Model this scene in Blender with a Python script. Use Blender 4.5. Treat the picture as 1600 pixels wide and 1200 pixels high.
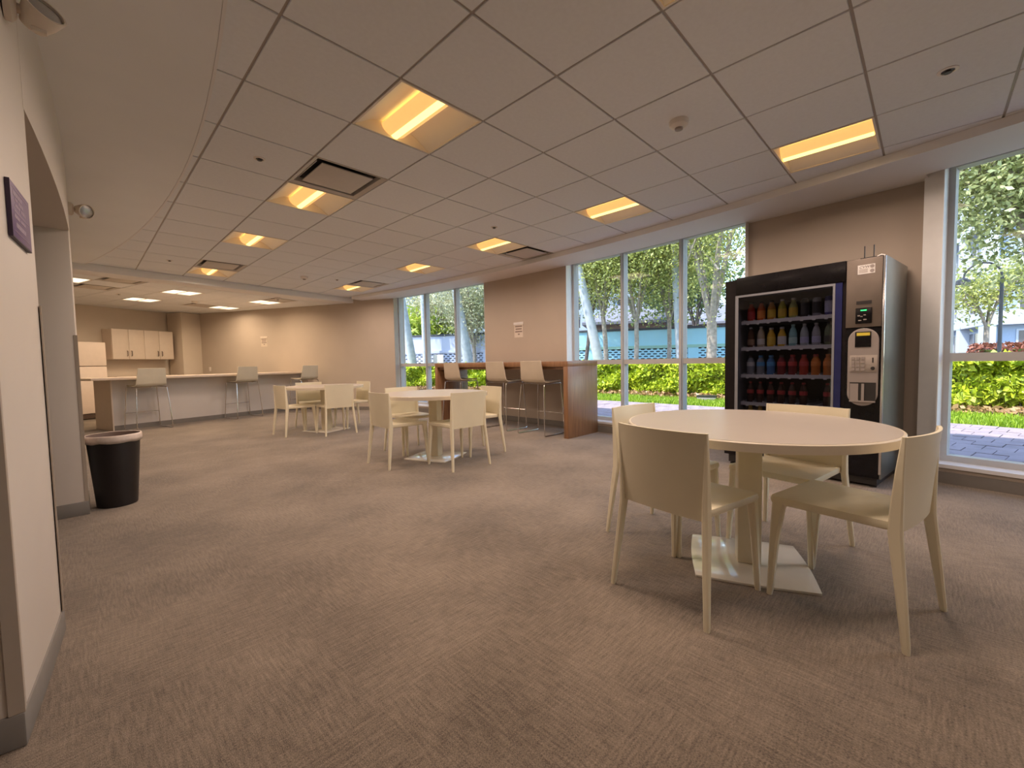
import bpy, bmesh, math, random
import numpy as np
from mathutils import Matrix, Vector

for o in list(bpy.data.objects):
    bpy.data.objects.remove(o, do_unlink=True)
S = bpy.context.scene
COL = S.collection
PI = math.pi

# ------------------------------------------------------------------ camera
F_PX, YAW, PITCH, ROLL, EYE = 663.166, 0.7947, -0.05217, -0.01865, 1.08
cd = bpy.data.cameras.new('camera')
cd.sensor_fit = 'HORIZONTAL'; cd.sensor_width = 36.0; cd.lens = F_PX / 1600 * 36
cd.clip_start = 0.05; cd.clip_end = 400
cam = bpy.data.objects.new('camera', cd); COL.objects.link(cam)
fw = Vector((math.sin(YAW) * math.cos(PITCH), math.cos(YAW) * math.cos(PITCH), math.sin(PITCH)))
rt = Vector((math.cos(YAW), -math.sin(YAW), 0)); up = rt.cross(fw)
c_, s_ = math.cos(ROLL), math.sin(ROLL)
r2 = c_ * rt + s_ * up; u2 = -s_ * rt + c_ * up
cam.matrix_world = Matrix(((r2.x, u2.x, -fw.x, 0), (r2.y, u2.y, -fw.y, 0), (r2.z, u2.z, -fw.z, EYE), (0, 0, 0, 1)))
S.camera = cam

# ------------------------------------------------------------------ exposure, sky, sun
S.view_settings.view_transform = 'Standard'; S.view_settings.look = 'None'
S.view_settings.exposure = 0.15; S.view_settings.gamma = 1.0
S.view_settings.use_curve_mapping = False
SUN_EL, SUN_DIR = math.radians(56), Vector((-0.86, 0.51))      # where the sun stands, seen from above
W = bpy.data.worlds.new('sky'); S.world = W; W.use_nodes = True
nt = W.node_tree; bg = nt.nodes['Background']
sky = nt.nodes.new('ShaderNodeTexSky'); sky.sky_type = 'NISHITA'
sky.sun_disc = False; sky.sun_elevation = SUN_EL; sky.sun_rotation = math.atan2(SUN_DIR.x, SUN_DIR.y)
sky.air_density = 1.1; sky.dust_density = .5; sky.ozone_density = 1.5
nt.links.new(sky.outputs[0], bg.inputs[0]); bg.inputs[1].default_value = 0.80
sl = bpy.data.lights.new('sun', 'SUN'); sl.energy = 8.0; sl.angle = math.radians(0.6); sl.color = (1, .95, .86)
so = bpy.data.objects.new('sun', sl); COL.objects.link(so)
sd = Vector((SUN_DIR.x * math.cos(SUN_EL), SUN_DIR.y * math.cos(SUN_EL), math.sin(SUN_EL)))
so.rotation_euler = sd.to_track_quat('Z', 'Y').to_euler(); so.location = (-10, 6, 20)
LAMP_W, LAMP_COL = 11.0, (1.0, .75, .60)           # main room troffers
KLAMP_W, KLAMP_COL = 10.5, (1.0, .73, .48)         # kitchen troffers
S.cycles.max_bounces = 8; S.cycles.diffuse_bounces = 5; S.cycles.glossy_bounces = 4
S.cycles.transparent_max_bounces = 16; S.cycles.transmission_bounces = 6
S.cycles.caustics_reflective = False; S.cycles.caustics_refractive = False
S.cycles.sample_clamp_indirect = 6.0

# ------------------------------------------------------------------ materials
MATS = {}
def nodes_of(name):
    m = bpy.data.materials.new(name); m.use_nodes = True
    t = m.node_tree; b = t.nodes['Principled BSDF']
    MATS[name] = m
    return m, t, b
def mat(name, col, rough=.5, metal=0., var=.06, scale=12., bump=0., bscale=200., spec=.5, emit=None, estr=0., coat=0.):
    """plain painted / moulded surface with a little procedural unevenness"""
    m, t, b = nodes_of(name)
    tc = t.nodes.new('ShaderNodeTexCoord')
    n = t.nodes.new('ShaderNodeTexNoise'); n.inputs['Scale'].default_value = scale; n.inputs['Detail'].default_value = 3
    t.links.new(tc.outputs['Object'], n.inputs['Vector'])
    r = t.nodes.new('ShaderNodeValToRGB')
    r.color_ramp.elements[0].color = tuple(max(0, c * (1 - var)) for c in col) + (1,)
    r.color_ramp.elements[1].color = tuple(min(1, c * (1 + var)) for c in col) + (1,)
    r.color_ramp.elements[0].position = .3; r.color_ramp.elements[1].position = .7
    t.links.new(n.outputs[0], r.inputs[0]); t.links.new(r.outputs[0], b.inputs['Base Color'])
    b.inputs['Roughness'].default_value = rough; b.inputs['Metallic'].default_value = metal
    b.inputs['Specular IOR Level'].default_value = spec
    b.inputs['Coat Weight'].default_value = coat
    if bump:
        n2 = t.nodes.new('ShaderNodeTexNoise'); n2.inputs['Scale'].default_value = bscale
        t.links.new(tc.outputs['Object'], n2.inputs['Vector'])
        bp = t.nodes.new('ShaderNodeBump'); bp.inputs['Strength'].default_value = bump; bp.inputs['Distance'].default_value = .01
        t.links.new(n2.outputs[0], bp.inputs['Height']); t.links.new(bp.outputs[0], b.inputs['Normal'])
    if emit:
        b.inputs['Emission Color'].default_value = tuple(emit) + (1,); b.inputs['Emission Strength'].default_value = estr
    return m
def glass(name, tint=(1, 1, 1), ior=1.45):
    m = bpy.data.materials.new(name); m.use_nodes = True; MATS[name] = m
    t = m.node_tree; t.nodes.clear()
    out = t.nodes.new('ShaderNodeOutputMaterial'); mx = t.nodes.new('ShaderNodeMixShader')
    tr = t.nodes.new('ShaderNodeBsdfTransparent'); tr.inputs[0].default_value = tint + (1,)
    gl = t.nodes.new('ShaderNodeBsdfGlossy'); gl.inputs['Roughness'].default_value = .01
    fr = t.nodes.new('ShaderNodeFresnel'); fr.inputs[0].default_value = ior
    ge = t.nodes.new('ShaderNodeNewGeometry'); inv = t.nodes.new('ShaderNodeMath'); inv.operation = 'SUBTRACT'; inv.inputs[0].default_value = 1.
    t.links.new(ge.outputs['Backfacing'], inv.inputs[1]); mul = t.nodes.new('ShaderNodeMath'); mul.operation = 'MULTIPLY'
    t.links.new(fr.outputs[0], mul.inputs[0]); t.links.new(inv.outputs[0], mul.inputs[1])
    t.links.new(mul.outputs[0], mx.inputs[0]); t.links.new(tr.outputs[0], mx.inputs[1]); t.links.new(gl.outputs[0], mx.inputs[2])
    t.links.new(mx.outputs[0], out.inputs[0])
    return m
def leafmat(name, c0, c1, trans=.35, scale=1.5):
    m = bpy.data.materials.new(name); m.use_nodes = True; MATS[name] = m
    t = m.node_tree; t.nodes.clear()
    out = t.nodes.new('ShaderNodeOutputMaterial'); mx = t.nodes.new('ShaderNodeMixShader'); mx.inputs[0].default_value = trans
    d = t.nodes.new('ShaderNodeBsdfPrincipled'); d.inputs['Roughness'].default_value = .45
    tl = t.nodes.new('ShaderNodeBsdfTranslucent')
    tc = t.nodes.new('ShaderNodeTexCoord'); g = t.nodes.new('ShaderNodeNewGeometry')
    n = t.nodes.new('ShaderNodeTexNoise'); n.inputs['Scale'].default_value = scale
    t.links.new(tc.outputs['Object'], n.inputs['Vector'])
    ad = t.nodes.new('ShaderNodeMath'); ad.operation = 'MULTIPLY_ADD'; ad.inputs[1].default_value = .6
    t.links.new(g.outputs['Random Per Island'], ad.inputs[0])
    mu = t.nodes.new('ShaderNodeMath'); mu.operation = 'MULTIPLY'; mu.inputs[1].default_value = .45
    t.links.new(n.outputs[0], mu.inputs[0]); t.links.new(mu.outputs[0], ad.inputs[2])
    r = t.nodes.new('ShaderNodeValToRGB'); r.color_ramp.elements[0].color = c0 + (1,); r.color_ramp.elements[1].color = c1 + (1,)
    r.color_ramp.elements[0].position = .2; r.color_ramp.elements[1].position = .8
    t.links.new(ad.outputs[0], r.inputs[0])
    t.links.new(r.outputs[0], d.inputs['Base Color']); t.links.new(r.outputs[0], tl.inputs[0])
    t.links.new(d.outputs[0], mx.inputs[1]); t.links.new(tl.outputs[0], mx.inputs[2]); t.links.new(mx.outputs[0], out.inputs[0])
    return m

M = MATS
mat('wall_beige', (.50, .43, .36), .75, var=.03, scale=2, bump=.05)
mat('wall_white', (.66, .60, .54), .45, var=.02, scale=2, bump=.03)
mat('wall_kitchen', (.62, .54, .45), .7, var=.03, scale=2)
mat('halfwall_paint', (.62, .59, .57), .7, var=.03, scale=2)
mat('drywall', (.82, .84, .86), .8, var=.02, scale=2)
mat('soffit_paint', (.80, .79, .80), .7, var=.02, scale=2)
mat('tile_face', (.80, .825, .86), .9, var=.02, scale=40, bump=.12, bscale=500)
mat('grid_metal', (.42, .38, .35), .5, var=.02)
mat('deck', (.12, .11, .10), .9)
mat('base_rubber', (.20, .185, .17), .6, var=.05)
mat('white_frame', (.90, .92, .93), .35, var=.02)
mat('frame_grey', (.50, .51, .52), .4, var=.02)
mat('sill_white', (.74, .75, .78), .35, var=.02)
mat('guard_clear', (.40, .34, .28), .3, var=.03)
mat('chair_cream', (.82, .76, .58), .38, var=.02, scale=6)
mat('table_top', (.47, .42, .37), .33, var=.02, scale=4)
mat('table_edge', (.68, .61, .49), .4, var=.02)
mat('table_metal', (.80, .74, .58), .32, var=.02)
mat('plate_gloss', (.84, .81, .74), .16, var=.02, coat=.6)
mat('stool_shell', (.66, .57, .45), .45, var=.02)
mat('stool_shell_grey', (.58, .54, .44), .45, var=.02)
mat('chrome', (.72, .70, .68), .16, metal=1., var=.02)
mat('black_body', (.010, .007, .008), .4, var=.2, spec=.25)
mat('black_gloss', (.007, .006, .007), .26, var=.1, spec=.25)
mat('blue_strip', (.015, .02, .10), .25, var=.1)
mat('liner_grey', (.24, .25, .28), .4, var=.05)
mat('cavity', (.05, .045, .045), .6, var=.1)
mat('shelf_white', (.62, .62, .64), .4, var=.03)
mat('steel_fascia', (.24, .20, .17), .38, metal=.6, var=.05)
mat('steel_side', (.26, .28, .27), .28, metal=.75, var=.06)
mat('steel_edge', (.8, .8, .8), .2, metal=1.)
mat('grey_plastic', (.33, .29, .27), .45, var=.03)
mat('keypad_grey', (.40, .35, .31), .5)
mat('dark_plastic', (.03, .027, .026), .4)
mat('yellow_label', (.72, .58, .06), .5)
mat('paper', (.72, .64, .56), .8, var=.02)
mat('paper_white', (.78, .76, .74), .8, var=.02)
mat('ink', (.10, .08, .07), .8)
mat('ink_soft', (.28, .22, .19), .8)
mat('sign_purple', (.11, .055, .17), .4, var=.05)
mat('sign_edge', (.03, .015, .04), .5)
mat('sign_letter', (.38, .30, .40), .5)
mat('lamp_white', (.80, .74, .66), .5, var=.02)
mat('lamp_reflector', (.92, .88, .82), .4, var=.01)
mat('vent_white', (.60, .56, .52), .6, var=.02)
mat('vent_dark', (.035, .03, .028), .8)
mat('detector_white', (.78, .73, .68), .4, var=.02)
mat('fixture_cream', (.66, .58, .50), .45, var=.03)
mat('reflector', (.45, .44, .44), .25, metal=.6)
mat('cabinet_white', (.72, .62, .53), .45, var=.02)
mat('fridge_white', (.80, .68, .59), .4, var=.02)
mat('handle_dark', (.16, .12, .10), .35, metal=.7)
mat('counter_top', (.66, .56, .47), .4, var=.03)
mat('bin_black', (.012, .009, .010), .4, var=.2)
mat('bin_bag', (.66, .56, .50), .35, var=.08, scale=30, bump=.3, bscale=25)
mat('bin_inside', (.16, .11, .09), .6)
mat('led_green', (.02, .6, .1), .4, emit=(.05, 1., .25), estr=1.6)
mat('diffuser', (.7, .45, .2), .6, emit=(1.0, .50, .15), estr=.90)
mat('tube', (.9, .8, .5), .5, emit=(1.0, .80, .24), estr=1.9)
mat('k_diffuser', (.8, .75, .65), .6, emit=(1.0, .84, .60), estr=1.5)
mat('paver', (.30, .235, .26), .85, var=.18, scale=5)
mat('paver_bed', (.20, .17, .17), .9)
mat('kerb', (.6, .55, .5), .8)
mat('asphalt', (.16, .16, .17), .9, var=.1)
mat('soil', (.16, .09, .05), .95, var=.3)
mat('bark', (.34, .28, .23), .9, var=.3, scale=10, bump=.4, bscale=40)
mat('bark_dark', (.13, .10, .09), .9, var=.3, scale=10)
mat('palm_bark', (.40, .41, .43), .8, var=.12, scale=8, bump=.2, bscale=30)
mat('street_wall_blue', (.36, .64, .78), .8, var=.05, scale=.8)
mat('street_wall_lav', (.50, .52, .64), .8, var=.04, scale=.8)
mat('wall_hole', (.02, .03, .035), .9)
mat('green_cap', (.30, .50, .42), .8)
mat('dark_cap', (.05, .055, .07), .8)
mat('roof_grey', (.17, .165, .19), .9, var=.15, scale=3)
mat('house_brown', (.26, .17, .14), .85, var=.1)
mat('condo_white', (.46, .48, .52), .8, var=.03)
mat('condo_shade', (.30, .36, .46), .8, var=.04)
mat('condo_glass', (.06, .055, .07), .2)
mat('post_dark', (.06, .06, .07), .5)
mat('flag_sign', (.66, .58, .48), .7)
glass('window_glass', (.97, .985, .98))
glass('machine_glass', (.62, .63, .68), 1.5)
leafmat('leaf_hedge', (.20, .30, .01), (.74, .80, .06), .3, 2.)
leafmat('leaf_tree', (.17, .20, .04), (.68, .68, .22), .48, .8)
leafmat('leaf_olive', (.26, .27, .11), (.68, .64, .42), .35, .8)
leafmat('leaf_dark', (.05, .09, .03), (.20, .27, .09), .35, .8)
leafmat('leaf_near', (.16, .19, .05), (.66, .66, .32), .35, 1.2)
leafmat('leaf_palm', (.16, .24, .02), (.55, .62, .08), .35, 1.)
leafmat('leaf_red', (.16, .045, .025), (.34, .12, .07), .2, 1.)
leafmat('leaf_dry', (.20, .10, .04), (.55, .34, .16), .2, 2.)
leafmat('grass_blade', (.14, .24, .01), (.42, .56, .05), .3, 1.)

def wood_mat():
    m, t, b = nodes_of('walnut')
    tc = t.nodes.new('ShaderNodeTexCoord'); mp = t.nodes.new('ShaderNodeMapping')
    mp.inputs['Scale'].default_value = (14, 14, .9)
    n = t.nodes.new('ShaderNodeTexNoise'); n.inputs['Scale'].default_value = 3; n.inputs['Detail'].default_value = 6; n.inputs['Distortion'].default_value = .6
    r = t.nodes.new('ShaderNodeValToRGB')
    r.color_ramp.elements[0].color = (.19, .085, .032, 1); r.color_ramp.elements[1].color = (.33, .165, .07, 1)
    r.color_ramp.elements[0].position = .3; r.color_ramp.elements[1].position = .72
    t.links.new(tc.outputs['Object'], mp.inputs[0]); t.links.new(mp.outputs[0], n.inputs['Vector'])
    t.links.new(n.outputs[0], r.inputs[0]); t.links.new(r.outputs[0], b.inputs['Base Color'])
    b.inputs['Roughness'].default_value = .38; b.inputs['Specular IOR Level'].default_value = .8; b.inputs['Coat Weight'].default_value = .5; b.inputs['Coat Roughness'].default_value = .3
wood_mat()
def carpet_mat():
    m, t, b = nodes_of('carpet')
    tc = t.nodes.new('ShaderNodeTexCoord')
    def noise(sc, vec, det=2):
        mp = t.nodes.new('ShaderNodeMapping'); mp.inputs['Scale'].default_value = vec; mp.inputs['Rotation'].default_value = (0, 0, .12)
        t.links.new(tc.outputs['Object'], mp.inputs[0])
        n = t.nodes.new('ShaderNodeTexNoise'); n.inputs['Scale'].default_value = sc; n.inputs['Detail'].default_value = det
        t.links.new(mp.outputs[0], n.inputs['Vector']); return n
    a = noise(120, (1, .10, 1), 3); c = noise(120, (.10, 1, 1), 3); big = noise(1.6, (1, 1, 1), 4); fine = noise(420, (1, .45, 1), 1)
    def mix(x, y, f):
        k = t.nodes.new('ShaderNodeMix'); k.data_type = 'FLOAT'; k.inputs[0].default_value = f
        t.links.new(x, k.inputs[2]); t.links.new(y, k.inputs[3]); return k.outputs[0]
    ck = t.nodes.new('ShaderNodeTexChecker'); ck.inputs['Scale'].default_value = 1.0 / .61; ck.inputs['Color1'].default_value = (1, 1, 1, 1); ck.inputs['Color2'].default_value = (0, 0, 0, 1)
    t.links.new(tc.outputs['Object'], ck.inputs['Vector'])
    tk = t.nodes.new('ShaderNodeMath'); tk.operation = 'MULTIPLY_ADD'; tk.inputs[1].default_value = .3; tk.inputs[2].default_value = .35
    t.links.new(ck.outputs['Fac'], tk.inputs[0])
    w0 = t.nodes.new('ShaderNodeMix'); w0.data_type = 'FLOAT'; t.links.new(tk.outputs[0], w0.inputs[0]); t.links.new(a.outputs[0], w0.inputs[2]); t.links.new(c.outputs[0], w0.inputs[3])
    w1 = w0.outputs[0]; w2 = mix(w1, fine.outputs[0], .5); w3 = mix(w2, big.outputs[0], .26)
    r = t.nodes.new('ShaderNodeValToRGB')
    r.color_ramp.elements[0].color = (.080, .063, .049, 1); r.color_ramp.elements[1].color = (.310, .252, .196, 1)
    r.color_ramp.elements[0].position = .38; r.color_ramp.elements[1].position = .62
    t.links.new(w3, r.inputs[0]); t.links.new(r.outputs[0], b.inputs['Base Color'])
    b.inputs['Roughness'].default_value = .95; b.inputs['Specular IOR Level'].default_value = .15
    b.inputs['Sheen Weight'].default_value = .25
    bp = t.nodes.new('ShaderNodeBump'); bp.inputs['Strength'].default_value = .35; bp.inputs['Distance'].default_value = .004
    t.links.new(w2, bp.inputs['Height']); t.links.new(bp.outputs[0], b.inputs['Normal'])
carpet_mat()

# ------------------------------------------------------------------ mesh helpers
class MB:
    def __init__(s): s.v = []; s.f = []
    def add(s, vs, fs):
        k = len(s.v); s.v += [tuple(p) for p in vs]; s.f += [tuple(i + k for i in f) for f in fs]; return s
    def box(s, x0, x1, y0, y1, z0, z1, T=None):
        vs = [Vector(p) for p in ((x0, y0, z0), (x1, y0, z0), (x1, y1, z0), (x0, y1, z0), (x0, y0, z1), (x1, y0, z1), (x1, y1, z1), (x0, y1, z1))]
        if T is not None: vs = [T @ p for p in vs]
        return s.add(vs, [(3, 2, 1, 0), (4, 5, 6, 7), (0, 1, 5, 4), (1, 2, 6, 5), (2, 3, 7, 6), (3, 0, 4, 7)])
    def loft(s, rings, caps=True, closed=True):
        n = len(rings[0]); vs = [p for r in rings for p in r]; fs = []
        for i in range(len(rings) - 1):
            for j in range(n if closed else n - 1):
                a, b = i * n + j, i * n + (j + 1) % n
                fs.append((a, b, b + n, a + n))
        if caps:
            fs.append(tuple(range(n - 1, -1, -1))); fs.append(tuple(range((len(rings) - 1) * n, len(rings) * n)))
        return s.add(vs, fs)
    def prism(s, poly, z0, z1, T=None):
        a = [Vector((x, y, z0)) for x, y in poly]; b = [Vector((x, y, z1)) for x, y in poly]
        if T is not None: a = [T @ p for p in a]; b = [T @ p for p in b]
        return s.loft([a, b])
    def lathe(s, prof, n=16, c=(0, 0, 0), T=None, caps=True):
        rings = []
        for r, z in prof:
            ring = [Vector((c[0] + r * math.cos(2 * PI * k / n), c[1] + r * math.sin(2 * PI * k / n), c[2] + z)) for k in range(n)]
            if T is not None: ring = [T @ p for p in ring]
            rings.append(ring)
        return s.loft(rings, caps=caps)
    def tube(s, pts, r, n=8, closed=False):
        pts = [Vector(p) for p in pts]; rad = r if isinstance(r, (list, tuple)) else [r] * len(pts); rings = []
        ref = None
        for i, p in enumerate(pts):
            if closed: d = (pts[(i + 1) % len(pts)] - pts[i - 1]).normalized()
            else: d = (pts[min(i + 1, len(pts) - 1)] - pts[max(i - 1, 0)]).normalized()
            if ref is None:
                ref = Vector((0, 0, 1)) if abs(d.z) < .9 else Vector((1, 0, 0))
            a = (ref - d * ref.dot(d))
            if a.length < 1e-4: a = d.orthogonal()
            a.normalize(); ref = a; b = d.cross(a)
            rings.append([p + rad[i] * (math.cos(2 * PI * k / n) * a + math.sin(2 * PI * k / n) * b) for k in range(n)])
        if closed:
            rings.append(rings[0]); return s.loft(rings, caps=False)
        return s.loft(rings)
    def build(s, name, m, parent=None, smooth=False, bevel=0., seg=2, ang=40):
        me = bpy.data.meshes.new(name)
        me.from_pydata(s.v, [], s.f)
        if bevel:
            b = bmesh.new(); b.from_mesh(me)
            bmesh.ops.remove_doubles(b, verts=b.verts, dist=1e-5)
            bmesh.ops.recalc_face_normals(b, faces=b.faces)
            es = [e for e in b.edges if len(e.link_faces) == 2 and e.calc_face_angle(0) > math.radians(30)]
            bmesh.ops.bevel(b, geom=es, offset=bevel, segments=seg, affect='EDGES', profile=.5, clamp_overlap=True)
            b.to_mesh(me); b.free()
        else:
            b = bmesh.new(); b.from_mesh(me); bmesh.ops.recalc_face_normals(b, faces=b.faces); b.to_mesh(me); b.free()
        if smooth or bevel:
            me.polygons.foreach_set('use_smooth', [True] * len(me.polygons))
            me.set_sharp_from_angle(angle=math.radians(ang))
        me.materials.append(M[m] if isinstance(m, str) else m)
        return link(name, me, parent)
def link(name, me, parent=None):
    o = bpy.data.objects.new(name, me); COL.objects.link(o)
    if parent is not None: o.parent = parent
    return o
def box(name, m, x0, x1, y0, y1, z0, z1, parent=None, bevel=0., T=None):
    return MB().box(x0, x1, y0, y1, z0, z1, T).build(name, m, parent, bevel=bevel)
def empty(name, loc=(0, 0, 0), rz=0.):
    o = bpy.data.objects.new(name, None); COL.objects.link(o); o.empty_display_size = .1
    o.location = loc; o.rotation_euler = (0, 0, rz); return o
def tag(o, label=None, cat=None, group=None, kind=None):
    if label: o['label'] = label
    if cat: o['category'] = cat
    if group: o['group'] = group
    if kind: o['kind'] = kind
    return o
def struct(o, label=None): return tag(o, label, kind='structure')
def dup(o, parent=None):
    c = o.copy(); COL.objects.link(c); c.parent = parent
    for ch in list(o.children): dup(ch, c)
    return c
def soup(name, V, Fq, m, parent=None):
    """big leaf mesh from numpy arrays of quads"""
    me = bpy.data.meshes.new(name)
    nv, nf = len(V), len(Fq)
    me.vertices.add(nv); me.vertices.foreach_set('co', np.asarray(V, np.float32).ravel())
    me.loops.add(nf * 4); me.loops.foreach_set('vertex_index', np.asarray(Fq, np.int32).ravel())
    me.polygons.add(nf); me.polygons.foreach_set('loop_start', np.arange(0, nf * 4, 4, dtype=np.int32))
    me.update(calc_edges=True); me.validate()
    me.materials.append(M[m]); return link(name, me, parent)

# ------------------------------------------------------------------ room geometry
AX, AY, AR = -19.1, 4.7, 24.6                      # the curved window wall is an arc round this centre
def arcp(y, off=0.):
    th = math.asin((y - AY) / AR); return (AX + (AR + off) * math.cos(th), AY + (AR + off) * math.sin(th))
def arc_block(y0, y1, o0, o1, z0, z1, n=8, b=None):
    b = b or MB(); rings = []
    for i in range(n + 1):
        y = y0 + (y1 - y0) * i / n
        p, q = arcp(y, o0), arcp(y, o1)
        rings.append([Vector((p[0], p[1], z0)), Vector((q[0], q[1], z0)), Vector((q[0], q[1], z1)), Vector((p[0], p[1], z1))])
    return b.loft(rings)
LX, LY, LR = .005 - 30, 5.0, 30.0
def larc(y, off=0.):
    th = math.asin((y - LY) / LR); return (LX + (LR + off) * math.cos(th), LY + (LR + off) * math.sin(th))
def larc_block(y0, y1, o0, o1, z0, z1, n=6):
    b = MB(); rings = []
    for i in range(n + 1):
        y = y0 + (y1 - y0) * i / n
        p, q = larc(y, o0), larc(y, o1)
        rings.append([Vector((p[0], p[1], z0)), Vector((q[0], q[1], z0)), Vector((q[0], q[1], z1)), Vector((p[0], p[1], z1))])
    return b.loft(rings)
ZC = 2.654; ZK = 2.54; ZS = 2.585
# floor
fl = MB().add([(-3, -3.3, 0), (5.6, -3.3, 0), (5.6, 15, 0), (-3, 15, 0), (-3, -3.3, -.08), (5.6, -3.3, -.08), (5.6, 15, -.08), (-3, 15, -.08)],
              [(0, 1, 2, 3), (7, 6, 5, 4), (0, 4, 5, 1), (1, 5, 6, 2), (2, 6, 7, 3), (3, 7, 4, 0)]).build('floor', 'carpet')
struct(fl, 'brown grey woven carpet covering the whole floor')

# curved left wall: near pier, header over the opening, far pier, with corner guards and rubber base
wl = struct(larc_block(1.84, 2.53, 0, -.15, 0, 2.75).build('wall_left', 'wall_white', bevel=.012), 'near white pier of the curved left wall, with the purple sign')
struct(larc_block(2.505, 4.49, .0006, -.34, 2.09, 2.75, 10).build('wall_left', 'wall_white'), 'white header over the left opening')
wl2 = struct(larc_block(4.47, 9.1, 0, -.34, 0, 2.75, 12).build('wall_left', 'wall_white', bevel=.01), 'far stretch of the curved left wall behind the bin')
struct(larc_block(1.832, 2.54, .006, -.156, 0, .1).build('baseboard_left', 'base_rubber', bevel=.006), 'grey rubber base round the near left pier')
struct(larc_block(4.462, 9.0, .006, -.346, 0, .1, 12).build('baseboard_left', 'base_rubber', bevel=.004), 'grey rubber base of the far left wall')
def guard(y, wall, side, w2=.018):
    b = MB(); p = larc(y, .003); q = larc(y + side * .035, .003)
    b.box(p[0] - .002, p[0] + .0022, min(y, y + side * .035), max(y, y + side * .035), .1, 1.335)
    yy = y - side * .003
    b.box(p[0] - w2, p[0] + .002, min(y, yy), max(y, yy), .1, 1.335)
    return b.build('corner_guard', 'guard_clear', wall)
guard(1.84, wl, 1, .03); guard(2.53, wl, -1); guard(4.47, wl2, 1)
# the corridor behind the left wall, and the rest of the room behind the photographer
struct(box('wall_corridor', 'wall_kitchen', -3, -2.85, -3.3, 15, 0, 2.75), 'plain wall closing the corridor')
struct(box('wall_back', 'wall_beige', -3, 5.3, -3.3, -3.15, 0, 2.75), 'beige end wall behind the camera')

def dirblock(P, d, L, t, z0, z1, b=None):
    """box along direction d from P, thickness t to the left of d"""
    b = b or MB(); d = Vector(d).normalized(); n = Vector((-d.y, d.x)); P = Vector(P)
    q = [P, P + d * L, P + d * L + n * t, P + n * t]
    return b.prism([(p.x, p.y) for p in q], z0, z1)
# window wall: piers
PBQ = [(5.36, 1.49), (5.245, .05), (5.75, .05), (5.85, 1.49)]
PB = struct(MB().prism(PBQ, 0, 2.75).build('wall_right', 'wall_beige', bevel=.006), 'beige pier of the window wall behind the vending machine')
PA = struct(arc_block(4.15, 6.06, 0, .34, 0, 2.75, 6).build('wall_right', 'wall_beige', bevel=.006), 'beige pier of the window wall behind the wooden bar')
struct(arc_block(8.87, 9.4, 0, .34, 0, 2.75, 3).build('wall_right', 'wall_beige'), 'end of the window wall at the far corner')
for y0, y1 in ((-3.3, .05), (1.49, 4.15), (6.06, 8.87)):
    struct(arc_block(y0, y1, 0, .34, 0, .13, 8).build('wall_sill', 'wall_beige'), None)
    struct(arc_block(y0, y1, .0, .34, 2.645, 2.78, 8).build('wall_head', 'soffit_paint'), None)
for y0, y1, k in ((-3.3, .05, 8), (1.49, 8.9, 18)):
    struct(arc_block(y0, y1, -.009, 0.002, 0, .095, k).build('baseboard_right', 'base_rubber'), 'grey rubber base along the curved window wall')
struct(dirblock((5.245, .055), (.115, 1.44), 1.43, .009, 0, .095).build('baseboard_right', 'base_rubber'), 'grey rubber base behind the vending machine')
struct(arc_block(.055, 1.485, 0, .2, ZS, ZC - .002, 6).build('ceiling_soffit', 'soffit_paint'), 'soffit over the recessed pier')
# far wall (oblique), kitchen back wall and its column
FWD = (-.457, .89)
struct(dirblock((5.13, 8.80), FWD, 6.6, -.15, 0, 2.75).build('wall_far', 'wall_beige'), 'beige far wall behind the counter')
struct(dirblock((5.13, 8.80), FWD, 5.2, .008, 0, .08).build('baseboard_far', 'base_rubber'), 'grey base of the far wall')
KD = (.8854, .4649)
struct(dirblock((-2.97, 11.98), KD, 6.1, .15, 0, 2.75).build('wall_kitchen', 'wall_kitchen'), 'beige kitchen back wall')
struct(dirblock((1.93, 13.93), KD, .535, .5, 0, 2.53).build('wall_column', 'wall_kitchen', bevel=.005), 'beige column in the kitchen corner')

# ceiling deck, tiles, grid bars
TS = .6096; TX0, TY0 = 1.324, 1.508
ceil = struct(box('ceiling', 'deck', -3, 5.7, -3.3, 15, 2.80, 2.9), 'suspended ceiling of square white tiles')
LIGHTS = [(0, -5), (4, -5), (0, -2), (0, 1), (0, 4), (0, 7), (0, 11), (4, -2), (4, 1), (4, 4), (4, 7), (4, 11)]
VENTS = [(0, 3), (0, 10), (5, 4), (4, 10)]
def soffit_y(x): return 8.90 + .19 * (x - .09)
g = .007
tm = MB().box(g, TS - g, g, TS - g, 0, .02)
tile_me = None
for a in range(-2, 6):
    for b in range(-7, 14):
        if (a, b) in LIGHTS or (a, b) in VENTS: continue
        x, y = TX0 + a * TS, TY0 + b * TS
        if y > soffit_y(x) + .15: continue
        xs = arcp(min(max(y + .3, -3), 9.8), -.55)[0]
        if x > xs + .02: continue
        if tile_me is None:
            t0 = tm.build('ceiling_tile', 'tile_face', ceil, bevel=.002, seg=1); tile_me = t0.data; t0.location = (x, y, ZC)
        else:
            o = link('ceiling_tile', tile_me, ceil); o.location = (x, y, ZC)
for a in range(-1, 6):
    x = TX0 + a * TS
    box('grid_bar', 'grid_metal', x - .0115, x + .0115, -3.1, 10.1, ZC + .008, ZC + .03, ceil)
for b in range(-6, 14):
    y = TY0 + b * TS
    box('grid_bar', 'grid_metal', -.3, 4.98, y - .0115, y + .0115, ZC + .0085, ZC + .03, ceil)
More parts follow.
